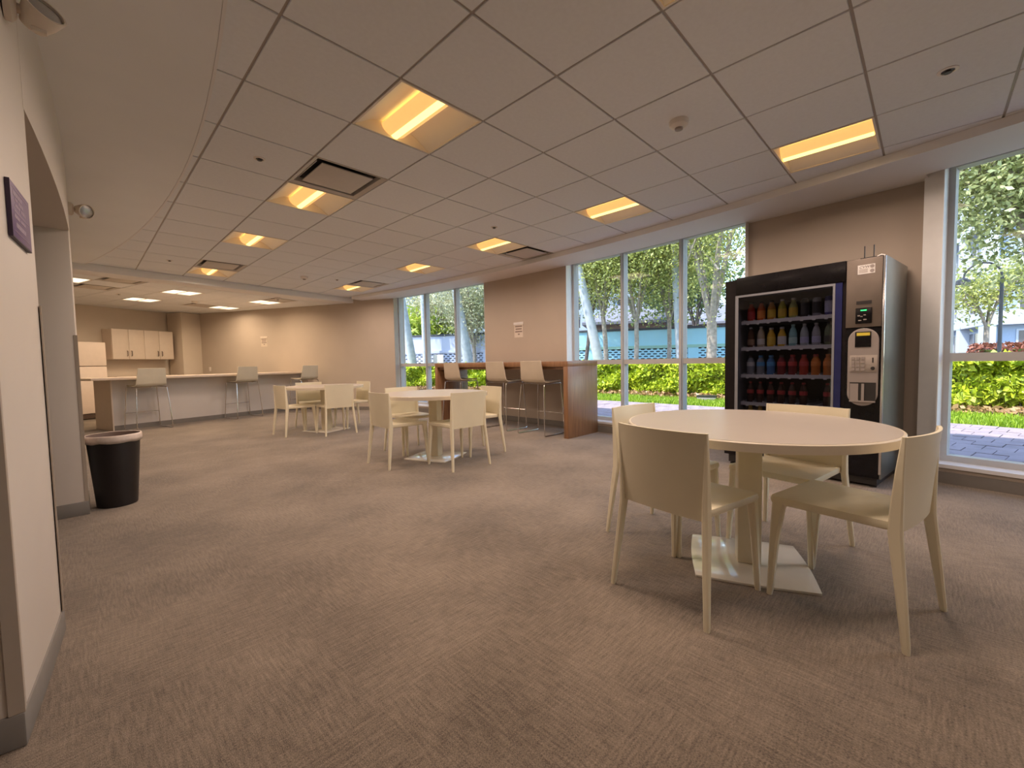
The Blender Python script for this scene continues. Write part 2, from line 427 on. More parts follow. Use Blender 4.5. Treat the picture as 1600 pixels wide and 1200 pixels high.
# drywall ceiling on the left with its curved edge
def ledge(y): return .655 - (y - 4.35) ** 2 / (2 * (16. if y < 4.35 else 20.))
poly = [(-2.9, -3.15)] + [(ledge(-3.15 + 12.4 * i / 40), -3.15 + 12.4 * i / 40) for i in range(41)] + [(-2.9, 9.25)]
struct(MB().prism(poly, ZC - .020, ZC - .002).build('ceiling_drywall', 'drywall'), 'smooth plaster ceiling with a curved edge on the left')
b = MB(); rings = []
for i in range(41):
    y = -3.15 + 12.4 * i / 40; x = ledge(y)
    rings.append([Vector((x + .001, y, ZC - .022)), Vector((x + .016, y, ZC - .022)), Vector((x + .016, y, ZC - .001)), Vector((x + .001, y, ZC - .001))])
struct(b.loft(rings).build('trim_1', 'soffit_paint'), 'thin curved metal edge between plaster and tiles')
# curved soffit along the windows
struct(arc_block(-3.3, 9.6, -.55, 0.0, ZS, ZC - .002, 40).build('ceiling_soffit', 'soffit_paint'), 'white plaster soffit along the windows')
# kitchen soffit
sx0, sx1 = -2.9, 4.75
b = MB().prism([(sx0, soffit_y(sx0)), (sx1, soffit_y(sx1)), (sx1 - .08, soffit_y(sx1) + .40), (sx0 - .08, soffit_y(sx0) + .40)], ZK, ZC - .0015)
struct(b.build('ceiling_soffit', 'soffit_paint', bevel=.006), 'plaster drop edge where the kitchen ceiling starts')
# kitchen ceiling tiles in their own turned grid
KE1 = Vector((.959, .284)); KE2 = Vector((-.284, .959)); KO = Vector((1.48, 10.39)); KT = .547
kroot = struct(box('ceiling_kitchen', 'deck', -2.9, 5.2, 9.0, 15, 2.72, 2.795), 'lower tiled ceiling over the kitchen end')
def clip(poly, hp):
    (px, py), (nx, ny) = hp; out = []
    for i in range(len(poly)):
        A, B = poly[i], poly[(i + 1) % len(poly)]
        da = (A[0] - px) * nx + (A[1] - py) * ny; db = (B[0] - px) * nx + (B[1] - py) * ny
        if da >= 0: out.append(A)
        if da * db < 0:
            k = da / (da - db); out.append((A[0] + (B[0] - A[0]) * k, A[1] + (B[1] - A[1]) * k))
    return out
KREG = [((0, soffit_y(0) + .40), (-.187, .982)), ((5.12, 8.80), (-.89, -.457)), ((-2.97, 11.97), (.4649, -.8854)), ((-2.84, 0), (1, 0))]
KLIGHTS = {(0, 0), (3, 0), (0, 3), (3, 3), (-3, 0)}
KVENTS = {(-2, -1), (-2, 1), (2, 3), (3, -1)}
def kcell(i, j, gap=.006):
    c = KO + KE1 * (i - .5) * KT + KE2 * (j - .5) * KT
    q = [c + KE1 * gap + KE2 * gap, c + KE1 * (KT - gap) + KE2 * gap, c + KE1 * (KT - gap) + KE2 * (KT - gap), c + KE1 * gap + KE2 * (KT - gap)]
    return [(p.x, p.y) for p in q]
for i in range(-8, 8):
    for j in range(-6, 9):
        if (i, j) in KLIGHTS or (i, j) in KVENTS: continue
        q = kcell(i, j)
        for hp in KREG:
            q = clip(q, hp)
            if len(q) < 3: break
        if len(q) < 3: continue
        MB().prism(q, ZK, ZK + .02).build('ceiling_tile', 'tile_face', kroot)
def kbar(P, d, L, z0):
    n = Vector((-d.y, d.x)) * .01; A = P - n; q = [tuple(A), tuple(A + d * L), tuple(A + d * L + n * 2), tuple(A + n * 2)]
    for hp in KREG:
        q = clip(q, hp)
        if len(q) < 3: return
    MB().prism(q, z0, ZK + .03).build('grid_bar', 'grid_metal', kroot)
for i in range(-8, 9): kbar(KO + KE1 * (i - .5) * KT + KE2 * (-8) * KT, KE2, 18 * KT, ZK + .012)
for j in range(-8, 10): kbar(KO + KE1 * (-9) * KT + KE2 * (j - .5) * KT, KE1, 18 * KT, ZK + .0125)
# roof and storey above (throws the building's shade on the paving)
struct(box('roof', 'condo_white', -6, 5.6, -9, 16, 2.95, 4.6), 'storey above the room')

# ------------------------------------------------------------------ windows
def window(name, label, y0, y1, mull, first):
    w = struct(empty(name, (0, 0, 0)), label)
    fo0, fo1, zb, zt = .15, .25, .165, 2.66
    edges = [y0] + mull + [y1]
    fr = MB()
    arc_block(y0, y0 + .045, fo0, fo1, zb, zt, 1, fr); arc_block(y1 - .045, y1, fo0, fo1, zb, zt, 1, fr)
    arc_block(y0, y1, fo0, fo1, zb - .02, zb + .045, 6, fr); arc_block(y0, y1, fo0, fo1, zt - .04, zt + .02, 6, fr)
    fr.build('window_frame', 'frame_grey', w)
    for m in mull:
        k = MB(); arc_block(m - .028, m + .028, fo0 - .01, fo1, zb + .045, zt - .04, 1, k)
        arc_block(m - .013, m + .013, fo0 - .03, fo0 - .01, zb + .045, zt - .04, 1, k)
        k.build('mullion', 'frame_grey', w)
    for i in range(len(edges) - 1):
        e0 = edges[i] + (.045 if i == 0 else .028); e1 = edges[i + 1] - (.045 if i == len(edges) - 2 else .028)
        arc_block(e0, e1, fo0 - .005, fo1, 1.015, 1.085, 1).build('transom', 'frame_grey', w)
        arc_block(e0, e1, .195, .203, zb + .045, 1.015, 1).build('pane', 'window_glass', w)
        arc_block(e0, e1, .195, .203, 1.085, zt - .04, 1).build('pane', 'window_glass', w)
    s = arc_block(y0, y1, -.02, .26, .13, .16, 8).build('window_sill', 'sill_white', w)
    # painted reveals at both ends
    for ye, d in ((y0, 1), (y1, -1)):
        arc_block(min(ye, ye + d * .006), max(ye, ye + d * .006), .0, fo0, .16, 2.645, 1).build('reveal', 'white_frame', w)
    return w
window('window_1', 'tall window at the far left end of the window wall', 6.06, 8.87, [7.02, 7.95], None)
window('window_2', 'tall window between the bar and the vending machine', 1.49, 4.15, [2.33, 3.22], None)
w3 = window('window_3', 'tall window right of the vending machine', -3.15, -.055, [-2.1, -1.05], None)
arc_block(-.054, .078, .10, .30, .16, 2.645, 1).build('jamb', 'white_frame', w3)

# ------------------------------------------------------------------ ceiling lights, vents, detectors
def area(loc, size, watts, col, parent, rz=0.):
    l = bpy.data.lights.new('lamp_light', 'AREA'); l.shape = 'SQUARE'; l.size = size; l.energy = watts; l.color = col
    l.spread = math.radians(165)
    o = bpy.data.objects.new('lamp_light', l); COL.objects.link(o); o.parent = parent; o.location = loc; o.rotation_euler = (0, 0, rz)
    return o
def troffer():
    t = empty('ceiling_light'); h = TS / 2 - .006
    fr = MB()
    fr.box(-h, h, -h, -h + .012, -.002, .10); fr.box(-h, h, h - .012, h, -.002, .10)
    fr.box(-h, -h + .012, -h + .012, h - .012, -.002, .10); fr.box(h - .012, h, -h + .012, h - .012, -.002, .10)
    fr.box(-h, h, -h, h, .10, .105)
    fr.build('frame', 'lamp_white', t)
    for s in (-1, 1):                                             # curved white wings
        rings = []
        for i in range(9):
            k = i / 8; x = s * (h - .012 - (h - .012 - .085) * k); z = .004 + .085 * math.sin(k * PI * .5) ** 1.2
            rings.append([Vector((x, -h + .012, z)), Vector((x, h - .012, z)), Vector((x, h - .012, z + .004)), Vector((x, -h + .012, z + .004))])
        MB().loft(rings).build('reflector', 'lamp_reflector', t, smooth=True)
    rings = []
    for i in range(13):                                           # hanging basket lens
        a = PI * i / 12; x = -.095 * math.cos(a); z = .072 - .062 * math.sin(a)
        rings.append([Vector((x, -h + .014, z)), Vector((x, h - .014, z)), Vector((x * .96, h - .014, z + .004)), Vector((x * .96, -h + .014, z + .004))])
    MB().loft(rings).build('diffuser', 'diffuser', t, smooth=True)
    MB().tube([(0.0, -h + .02, .032), (0, 0, .032), (0, h - .02, .032)], .034, 14).build('lamp_tube', 'tube', t, smooth=True)
    return t
proto = troffer()
cols = {0: 'left', 4: 'right'}; rowword = {-2: 'nearest', 1: 'second', 4: 'third', 7: 'fourth', 11: 'fifth'}
LLAB = {(0, -5): 'recessed ceiling light of the left row behind the camera', (4, -5): 'recessed ceiling light of the window row behind the camera',
        (0, -2): 'recessed ceiling light cut by the top edge of the photo', (0, 1): 'largest recessed amber ceiling light, ahead of the square air vent',
        (0, 4): 'recessed amber ceiling light directly behind the nearest square vent', (0, 7): 'recessed amber ceiling light, third along the left row',
        (0, 11): 'recessed amber ceiling light at the kitchen soffit, left row', (4, -2): 'recessed amber ceiling light above the vending machine side, nearest the right window',
        (4, 1): 'recessed amber ceiling light above the window beside the vending machine', (4, 4): 'recessed amber ceiling light beside the vent near the window soffit',
        (4, 7): 'recessed amber ceiling light above the bar end, fourth of the window row', (4, 11): 'smallest recessed amber ceiling light of the window row, in the far corner'}
for k, (a, b) in enumerate(LIGHTS):
    o = proto if k == 0 else dup(proto)
    o.location = (TX0 + (a + .5) * TS, TY0 + (b + .5) * TS, ZC)
    tag(o, LLAB[(a, b)], 'ceiling light', 'amber ceiling lights of the main room')
    area((0, 0, -.012), .5, LAMP_W, LAMP_COL, o)
def ktroffer(sz):
    t = empty('ceiling_light'); h = sz / 2 - .006
    fr = MB(); w = .02
    fr.box(-h, h, -h, -h + w, -.003, .06); fr.box(-h, h, h - w, h, -.003, .06); fr.box(-h, -h + w, -h + w, h - w, -.003, .06); fr.box(h - w, h, -h + w, h - w, -.003, .06)
    fr.box(-.012, .012, -h + w, h - w, .0, .03); fr.box(-h, h, -h, h, .06, .065)
    fr.build('frame', 'lamp_white', t)
    for s in (-1, 1):
        x0, x1 = sorted((s * .012, s * (h - w)))
        MB().box(x0, x1, -h + w, h - w, .006, .012).build('diffuser', 'k_diffuser', t)
    return t
KL = [((0, 0), 'bright square ceiling light in the kitchen, front middle one'), ((3, 0), 'bright square kitchen ceiling light nearest the far wall notice'),
      ((0, 3), 'bright square kitchen ceiling light nearest the wall cabinets'), ((3, 3), 'bright square kitchen ceiling light by the column'),
      ((-3, 0), 'bright kitchen ceiling light half hidden by the left wall')]
kp = ktroffer(KT); KROT = math.atan2(KE1.y, KE1.x)
for k, ((i, j), lab) in enumerate(KL):
    o = kp if k == 0 else dup(kp)
    c = KO + KE1 * i * KT + KE2 * j * KT; o.location = (c.x, c.y, ZK); o.rotation_euler = (0, 0, KROT)
    tag(o, lab, 'ceiling light', 'bright ceiling lights of the kitchen')
    area((0, 0, -.012), .46, KLAMP_W, KLAMP_COL, o)
def vent(sz):
    t = empty('air_vent'); h = sz / 2 - .006
    fr = MB(); w = .035; sl = .05
    for s in (-1, 1):
        fr.add([(-h, s * h, 0), (h, s * h, 0), (h - w, s * (h - w), .012), (-h + w, s * (h - w), .012), (-h, s * h, .05), (h, s * h, .05), (h - w, s * (h - w), .05), (-h + w, s * (h - w), .05)],
               [(0, 1, 2, 3), (4, 5, 6, 7), (0, 1, 5, 4), (2, 3, 7, 6), (1, 2, 6, 5), (3, 0, 4, 7)])
        fr.add([(s * h, -h, 0), (s * h, h, 0), (s * (h - w), h - w, .012), (s * (h - w), -h + w, .012), (s * h, -h, .05), (s * h, h, .05), (s * (h - w), h - w, .05), (s * (h - w), -h + w, .05)],
               [(0, 1, 2, 3), (4, 5, 6, 7), (0, 1, 5, 4), (2, 3, 7, 6), (1, 2, 6, 5), (3, 0, 4, 7)])
    fr.build('frame', 'vent_white', t)
    MB().box(-h, h, -h, h, .055, .06).build('duct', 'vent_dark', t)
    MB().box(-h + .085, h - .085, -h + .085, h - .085, .004, .014).build('plaque', 'vent_white', t, bevel=.003)
    MB().box(-h + .05, -h + .053, -h + .10, h - .10, .02, .05).build('deflector', 'steel_edge', t)
    return t
vp = vent(TS)
VL = ['square white air vent between the two nearest left row lights', 'square air vent beside the last light of the left row', 'square air vent against the window soffit', 'square air vent in the far corner by the window row']
for k, (a, b) in enumerate(VENTS):
    o = vp if k == 0 else dup(vp)
    o.location = (TX0 + (a + .5) * TS, TY0 + (b + .5) * TS, ZC); tag(o, VL[k], 'air vent', 'square ceiling air vents')
vk = vent(KT)
for k, ((i, j), lab) in enumerate(zip([(-2, -1), (-2, 1), (2, 3), (3, -1)], ['kitchen air vent nearest the drop edge on the left', 'kitchen air vent partly hidden by the left wall', 'kitchen air vent beside the light at the column', 'kitchen air vent nearest the far wall corner'])):
    o = vk if k == 0 else dup(vk)
    c = KO + KE1 * i * KT + KE2 * j * KT; o.location = (c.x, c.y, ZK); o.rotation_euler = (0, 0, KROT); tag(o, lab, 'air vent', 'square ceiling air vents')
def detector(x, y, z, r, lab, name='smoke_detector'):
    t = empty(name, (x, y, z)); tag(t, lab, 'smoke detector')
    MB().lathe([(r, 0), (r, -.012), (r * .92, -.03), (r * .55, -.045)], 24).build('housing', 'detector_white', t, smooth=True)
    MB().lathe([(r * .42, -.044), (r * .40, -.056), (r * .2, -.060)], 16).build('sensor', 'grey_plastic', t, smooth=True)
def sprinkler(x, y, z, r, lab):
    t = empty('sprinkler', (x, y, z)); tag(t, lab, 'sprinkler', 'ceiling sprinklers')
    MB().lathe([(r, 0), (r, -.003), (r * .66, -.006), (r * .62, -.002), (r * .62, 0)], 24).build('escutcheon', 'detector_white', t, smooth=True)
    MB().lathe([(r * .68, -.001), (r * .3, -.002), (r * .22, -.010), (r * .42, -.011), (r * .40, -.014)], 12).build('head', 'dark_plastic', t, smooth=True)
detector(2.87, 1.22, ZC, .062, 'round white smoke detector on a tile ahead of the largest light')
detector(2.87, 7.91, ZC, .062, 'small white smoke detector far along the main ceiling')
sprinkler(3.47, -.04, ZC, .045, 'round sprinkler with white ring near the right window')
sprinkler(1.04, 3.66, ZC, .04, 'small sprinkler left of the nearest air vent')
sprinkler(3.48, 3.66, ZC, .04, 'small sprinkler between the two window row lights')
sprinkler(1.01, 7.96, ZC, .04, 'small sprinkler left of the last left row light')
sprinkler(3.42, 7.83, ZC, .04, 'small sprinkler near the far end of the window row')
detector(1.86, 11.55, ZK, .06, 'smoke detector between the kitchen ceiling lights')
detector(3.05, 9.95, ZK, .06, 'smoke detector just inside the kitchen drop edge')
sprinkler(.62, 11.3, ZK, .04, 'small sprinkler by the cabinet side kitchen light')
# emergency lights on the left wall
def bugeye(y, z, lab, aim):
    t = empty('emergency_light', (larc(y)[0] + .001, y, z)); tag(t, lab, 'emergency light')
    MB().lathe([(.05, 0), (.05, .018), (.034, .03)], 16, T=Matrix.Rotation(PI / 2, 4, 'Y')).build('wall_plate', 'fixture_cream', t, smooth=True)
    MB().tube([(.02, 0, 0), (.075, 0, -.005)], .016, 10).build('swivel', 'fixture_cream', t, smooth=True)
    T = Matrix.Translation((.085, 0, .0)) @ Vector(aim).to_track_quat('Z', 'Y').to_matrix().to_4x4()
    MB().lathe([(.012, -.055), (.034, -.05), (.048, -.01), (.056, .03), (.056, .036), (.050, .036), (.049, .018)], 20, T=T).build('lamp_head', 'fixture_cream', t, smooth=True)
    MB().lathe([(.0485, .019), (.0485, .028), (.03, .033), (.008, .034)], 20, T=T).build('lens', 'reflector', t, smooth=True)
    MB().box(.06, .10, -.01, .01, -.06, -.045).build('knob', 'fixture_cream', t, bevel=.004)
bugeye(2.28, 2.335, 'cream emergency lamp on the near left pier, cut by the photo corner', (.35, -.62, .42))
bugeye(4.9, 2.36, 'small cream emergency lamp above the far left wall', (.55, -.75, -.25))
# purple sign on the near pier
def wall_sign():
    y0, y1 = 2.10, 2.372; p0, p1 = larc(y0), larc(y1); a = math.atan2(p1[1] - p0[1], p1[0] - p0[0])
    t = empty('wall_sign', (p0[0], y0, 1.516), a); tag(t, 'purple room sign with raised pale lettering on the near left pier', 'sign')
    L = math.hypot(p1[0] - p0[0], p1[1] - p0[1]); Hh = .178
    MB().box(0, L, -.012, -.001, 0, Hh).build('plaque', 'sign_purple', t, bevel=.002)
    MB().box(-.003, 0, -.012, -.001, -.003, Hh).box(0, L, -.012, -.001, -.004, -.0005).build('edge', 'sign_edge', t)
    lb = MB(); y = -.0128
    for x0, x1, z0, z1 in ((.02, L - .03, .160, .163), (.03, .16, .137, .152), (.05, .09, .122, .131), (.10, .17, .118, .132), (.05, .12, .102, .112), (.13, .20, .10, .113), (.03, L - .03, .086, .0885),
                           (.03, .11, .064, .076), (.05, .19, .036, .052), (.12, .19, .066, .076), (.02, L - .04, .020, .0215)):
        n = 1 if z1 - z0 < .004 else max(2, int((x1 - x0) / .012))
        for i in range(n):
            w = (x1 - x0) / n; lb.box(x0 + i * w, x0 + (i + (1 if n == 1 else .72)) * w, y, -.0119, z0, z1)
    tag(lb.build('lettering', 'sign_letter', t), 'raised pale lettering')
wall_sign()

# ------------------------------------------------------------------ cream chairs and round tables
def make_chair():
    t = empty('dining_chair')
    n = 7; pts = []
    def rnd(poly, r, k=4):
        out = []
        for i in range(len(poly)):
            P, A, B = Vector(poly[i]), Vector(poly[i - 1]), Vector(poly[(i + 1) % len(poly)])
            a = P + (A - P).normalized() * r; b_ = P + (B - P).normalized() * r
            for j in range(k + 1):
                s = j / k; out.append(tuple((1 - s) ** 2 * a + 2 * s * (1 - s) * P + s * s * b_))
        return out
    sp = rnd([(-.205, -.195), (.235, -.222), (.235, .222), (-.205, .195)], .03)
    cx, cy = .01, 0
    top = [(x, y) for x, y in sp]
    rings = [[Vector((cx + (x - cx) * k, y * k, z)) for x, y in top] for k, z in ((.90, .418), (.985, .425), (1., .440), (.985, .455), (.93, .457), (.5, .450))]
    MB().loft(rings).build('seat', 'chair_cream', t, smooth=True, ang=50)
    R = 14; back = []
    def bx(s, k): return -.203 - .022 * k - .034 * (1 - s * s) * (.35 + .65 * k)
    rings = []
    K = 10
    for side in (0, 1):
        pass
    outer = []; 
    for j in range(K + 1):
        k = j / K; z = .418 + .364 * k; hw = .204 + .012 * k
        fr_ = [Vector((bx(-1 + 2 * i / R, k) + .006, hw * (-1 + 2 * i / R), z)) for i in range(R + 1)]
        bk_ = [Vector((bx(-1 + 2 * i / R, k) - .006, hw * (-1 + 2 * i / R), z)) for i in range(R, -1, -1)]
        rings.append(fr_ + bk_)
    MB().loft(rings).build('backrest', 'chair_cream', t, smooth=True, ang=60)
    def prof(path):
        rings = []
        for x, y, z, w, d in path:
            c = min(w, d) * .25; hw, hd = w / 2, d / 2
            q = [(hw - c, -hd), (hw, -hd + c), (hw, hd - c), (hw - c, hd), (-hw + c, hd), (-hw, hd - c), (-hw, -hd + c), (-hw + c, -hd)]
            rings.append([Vector((x + a, y + b_, z)) for a, b_ in q])
        return MB().loft(rings)
    for s in (-1, 1):
        prof([(.226, s * .217, 0, .022, .022), (.224, s * .215, .02, .024, .024), (.213, s * .206, .25, .036, .030), (.200, s * .200, .40, .050, .036), (.193, s * .198, .442, .058, .038)]).build('leg', 'chair_cream', t, smooth=True, ang=35)
        prof([(-.252, s * .236, 0, .022, .022), (-.250, s * .235, .02, .024, .024), (-.228, s * .220, .22, .034, .026), (-.205, s * .207, .42, .044, .026), (-.206, s * .207, .50, .040, .022), (-.214, s * .211, .66, .026, .016), (-.224, s * .215, .783, .013, .012)]).build('leg', 'chair_cream', t, smooth=True, ang=35)
    return t
chair0 = make_chair(); chair_used = [False]
def place_chair(bx_, by_, fx_, fy_, lab, group):
    """back foot midpoint and front foot midpoint"""
    a = math.atan2(fy_ - by_, fx_ - bx_)
    o = chair0 if not chair_used[0] else dup(chair0); chair_used[0] = True
    o.location = ((bx_ + fx_) / 2, (by_ + fy_) / 2, 0); o.rotation_euler = (0, 0, a)
    tag(o, lab, 'chair', group)
def make_table():
    t = empty('round_table')
    r = .605
    MB().lathe([(r - .02, .700), (r, .703), (r, .738), (r - .004, .742), (r - .012, .742)], 72).build('tabletop_rim', 'table_edge', t, smooth=True, ang=30)
    MB().lathe([(r - .012, .7405), (r - .012, .7432), (.2, .7434)], 72).build('tabletop', 'table_top', t, smooth=True, ang=30)
    MB().box(-.055, .055, -.055, .055, .012, .69).build('pedestal', 'table_metal', t, bevel=.006)
    MB().box(-.2, .2, -.2, .2, .69, .70).build('support_plate', 'table_metal', t)
    h = .262; q = []
    for c in range(4):
        a0 = PI / 4 + c * PI / 2; A = Vector((math.cos(a0), math.sin(a0))) * h * 1.414; B = Vector((math.cos(a0 + PI / 2), math.sin(a0 + PI / 2))) * h * 1.414
        for j in range(8):
            s = j / 8; p = A.lerp(B, s); m = (A + B).normalized(); q.append(tuple(p + m * .013 * math.sin(PI * s)))
    MB().prism(q, 0, .012).build('base_plate', 'plate_gloss', t, bevel=.002)
    return t
tb = make_table()
TROT = math.radians(23)
tabs = [((2.43, .66), 'round cream pedestal table in front of the vending machine'), ((2.86, 4.06), 'round cream pedestal table in the middle of the room, before the bar'), ((2.86, 7.18), 'round cream pedestal table farthest away, near the counter')]
for k, ((x, y), lab) in enumerate(tabs):
    o = tb if k == 0 else dup(tb)
    o.location = (x, y, 0); o.rotation_euler = (0, 0, TROT); tag(o, lab, 'table', 'round cream tables')
G = ['chairs at the table by the vending machine', 'chairs at the middle table', 'chairs at the far table']
place_chair(1.745, .83, 2.20, .755, 'cream plastic chair at the nearest table, its broad back to the camera on the left', G[0])
place_chair(2.27, -.01, 2.375, .465, 'cream plastic chair at the nearest table, seen side on at the right', G[0])
place_chair(3.05, .52, 2.60, .615, 'cream plastic chair between the nearest table and the vending machine', G[0])
place_chair(2.52, 1.37, 2.455, .91, 'cream plastic chair at the nearest table, mostly hidden behind the left chair', G[0])
place_chair(2.19, 4.12, 2.64, 4.11, 'cream plastic chair at the middle table, on its left side', G[1])
place_chair(2.775, 3.335, 2.80, 3.80, 'cream plastic chair at the middle table with its back to the camera', G[1])
place_chair(3.57, 3.86, 3.11, 3.93, 'cream plastic chair at the middle table, nearest the bar stools', G[1])
place_chair(2.87, 4.80, 2.83, 4.35, 'cream plastic chair at the middle table, behind the tabletop facing the camera', G[1])
place_chair(2.145, 7.155, 2.61, 7.19, 'cream plastic chair at the far table, on its left side', G[2])
place_chair(2.81, 6.50, 2.84, 6.96, 'cream plastic chair at the far table with its back to the camera', G[2])
place_chair(3.57, 7.23, 3.11, 7.20, 'cream plastic chair at the far table, nearest the first window', G[2])
place_chair(2.86, 7.90, 2.84, 7.44, 'cream plastic chair at the far table, behind the tabletop facing the camera', G[2])

# ------------------------------------------------------------------ bar with stools
BX0, BX1, BY0, BY1 = 4.69, 5.42, 3.53, 6.63
bar = empty('bar_counter', (BX0, BY0, 0)); tag(bar, 'long walnut veneered bar with solid slab ends below the windows', 'bar counter')
box('end_panel', 'walnut', 0, .73, 0, .075, 0, 1.0, bar, .002)
box('end_panel', 'walnut', 0, .73, BY1 - BY0 - .075, BY1 - BY0, 0, 1.0, bar, .002)
box('bar_top', 'walnut', 0, .73, 0, BY1 - BY0, 1.0, 1.075, bar, .002)
box('apron', 'walnut', .05, .075, .075, BY1 - BY0 - .075, .96, 1.0, bar)
def make_stool(shell):
    t = empty('bar_stool')
    prof = [(.205, .772), (.19, .783), (.05, .772), (-.09, .768), (-.155, .772), (-.188, .790), (-.200, .83), (-.215, .95), (-.235, 1.085)]
    wid = [.40, .42, .43, .44, .445, .445, .44, .42, .395]
    rings = []
    for i, ((x, z), w) in enumerate(zip(prof, wid)):
        a = prof[max(i - 1, 0)]; b_ = prof[min(i + 1, len(prof) - 1)]
        d = Vector((b_[0] - a[0], b_[1] - a[1])).normalized(); nx, nz = -d.y * .007, d.x * .007
        m = 8
        up_ = [Vector((x + nx, w * (-.5 + j / m), z + nz + .010 * abs(-1 + 2 * j / m) ** 3 * (1 if z < .82 else 0))) for j in range(m + 1)]
        dn = [Vector((x - nx, w * (.5 - j / m), z - nz + .010 * abs(1 - 2 * j / m) ** 3 * (1 if z < .82 else 0))) for j in range(m + 1)]
        rings.append(up_ + dn)
    MB().loft(rings).build('seat_shell', shell, t, smooth=True, ang=50)
    for s in (-1, 1):
        yb, yt = s * .262, s * .222
        def arcpts(p, q, r_, k=3): return []
        path = [(-.23, yb, .009), (.0, yb, .009), (.20, yb, .009), (.225, yb, .022), (.224, yb * .995, .05), (.205, (yb + yt) / 2, .42), (.19, yt, .735), (.175, yt, .757), (.15, yt, .760),
                (0, yt, .755), (-.17, yt, .752), (-.195, yt, .735), (-.20, yt * 1.01, .70), (-.225, (yb + yt) / 2, .40), (-.245, yb, .05), (-.245, yb, .02)]
        MB().tube(path, .0085, 8, closed=True).build('sled_frame', 'chrome', t, smooth=True)
    MB().tube([(.208, -.245, .30), (.208, .245, .30)], .007, 8).build('footrest', 'chrome', t, smooth=True)
    MB().tube([(.10, -.222, .755), (.10, .222, .755)], .007, 8).tube([(-.12, -.222, .752), (-.12, .222, .752)], .007, 8).build('seat_support', 'chrome', t, smooth=True)
    return t
st = make_stool('stool_shell'); stg = make_stool('stool_shell_grey')
SL = [((4.83, 4.13, 0), 'tan shell bar stool with chrome sled legs beside the near end of the bar'), ((4.86, 4.93, 0), 'tan shell bar stool in the middle of the walnut bar'), ((4.86, 6.06, 0), 'tan shell bar stool nearest the far end of the walnut bar')]
for k, ((x, y, a), lab) in enumerate(SL):
    o = st if k == 0 else dup(st); o.location = (x, y, 0); o.rotation_euler = (0, 0, a); tag(o, lab, 'bar stool', 'stools at the walnut bar')
# far counter (half wall with overhanging top) and its stools
HA = Vector((.39, 10.16)); HE = Vector((.9595, .2817)); HN = Vector((-.2817, .9595)); HROT = math.atan2(HE.y, HE.x)
cn = empty('kitchen_counter', (HA.x, HA.y, 0), HROT); tag(cn, 'long pale kitchen counter on a white half wall', 'counter')
def wall_x(v):                                     # where the line y=v of the counter frame meets the far wall
    A = HA + HN * v; P = Vector((5.13, 8.80)); d = Vector(FWD); cr = HE.x * d.y - HE.y * d.x
    w = P - A; return (w.x * d.y - w.y * d.x) / cr - .012
HL = wall_x(0.02)
MB().prism([(0, .02), (wall_x(.02), .02), (wall_x(.70), .70), (0, .70)], 0, .895).build('half_wall', 'halfwall_paint', cn)
box('end_panel', 'cabinet_white', -.02, -.001, .0, .70, 0, .895, cn)
box('kick_strip', 'base_rubber', .0, HL, .008, .0195, 0, .085, cn)
MB().prism([(-.36, -.30), (wall_x(-.30), -.30), (wall_x(.74), .74), (-.36, .74)], .895, .935).build('counter_slab', 'counter_top', cn, bevel=.003)
def kst(cx, cy, lab):
    o = kst.o if not kst.used else dup(stg); kst.used = True
    o.location = (cx, cy, 0); o.rotation_euler = (0, 0, HROT + PI / 2); tag(o, lab, 'bar stool', 'stools at the kitchen counter')
kst.used = False; kst.o = stg
kst(.835, 9.99, 'grey beige stool at the kitchen counter, behind the waste bin'); kst(2.44, 10.50, 'grey beige stool in the middle of the kitchen counter'); kst(3.72, 10.52, 'grey beige stool at the far wall end of the counter')

# ------------------------------------------------------------------ kitchen: fridge, wall cabinets
KA = math.atan2(KD[1], KD[0])
fr = empty('refrigerator', (-.28, 12.72, 0), KA); tag(fr, 'tall white top freezer refrigerator behind the counter end', 'refrigerator')
FWd = .82
box('cabinet', 'fridge_white', 0, FWd, .06, .575, .06, 1.68, fr, .008)
box('freezer_door', 'fridge_white', 0, FWd, 0, .055, 1.16, 1.68, fr, .012)
box('fridge_door', 'fridge_white', 0, FWd, 0, .055, .13, 1.145, fr, .012)
box('grille', 'handle_dark', .02, FWd - .02, .02, .06, .02, .12, fr)
box('door_handle', 'fridge_white', .06, .09, -.03, -.001, 1.2, 1.45, fr, .006); box('door_handle', 'fridge_white', .06, .09, -.03, -.001, .7, 1.1, fr, .006)
cab = empty('wall_cabinet', (.57, 13.45, 1.31), KA); tag(cab, 'row of white wall cabinets with four doors above the kitchen worktop', 'cabinet')
CW = 1.345
box('carcass', 'cabinet_white', 0, CW, .022, .325, 0, .71, cab)
for i in range(4):
    w = CW / 4; d = box('door', 'cabinet_white', i * w + .003, (i + 1) * w - .003, 0, .02, .003, .707, cab, .002)
    hx = (i + 1) * w - .045 if i % 2 == 0 else i * w + .045
    MB().tube([(hx, -.004, .08), (hx, -.026, .09), (hx, -.026, .19), (hx, -.004, .20)], .008, 6).build('door_handle', 'handle_dark', d)
wt = empty('worktop', (.62, 13.38, 0), KA); tag(wt, 'kitchen base units with worktop under the wall cabinets', 'cabinet')
box('base_unit', 'cabinet_white', 0, 1.33, .04, .42, 0, .87, wt); box('counter_slab', 'counter_top', 0, 1.34, .02, .42, .87, .91, wt)

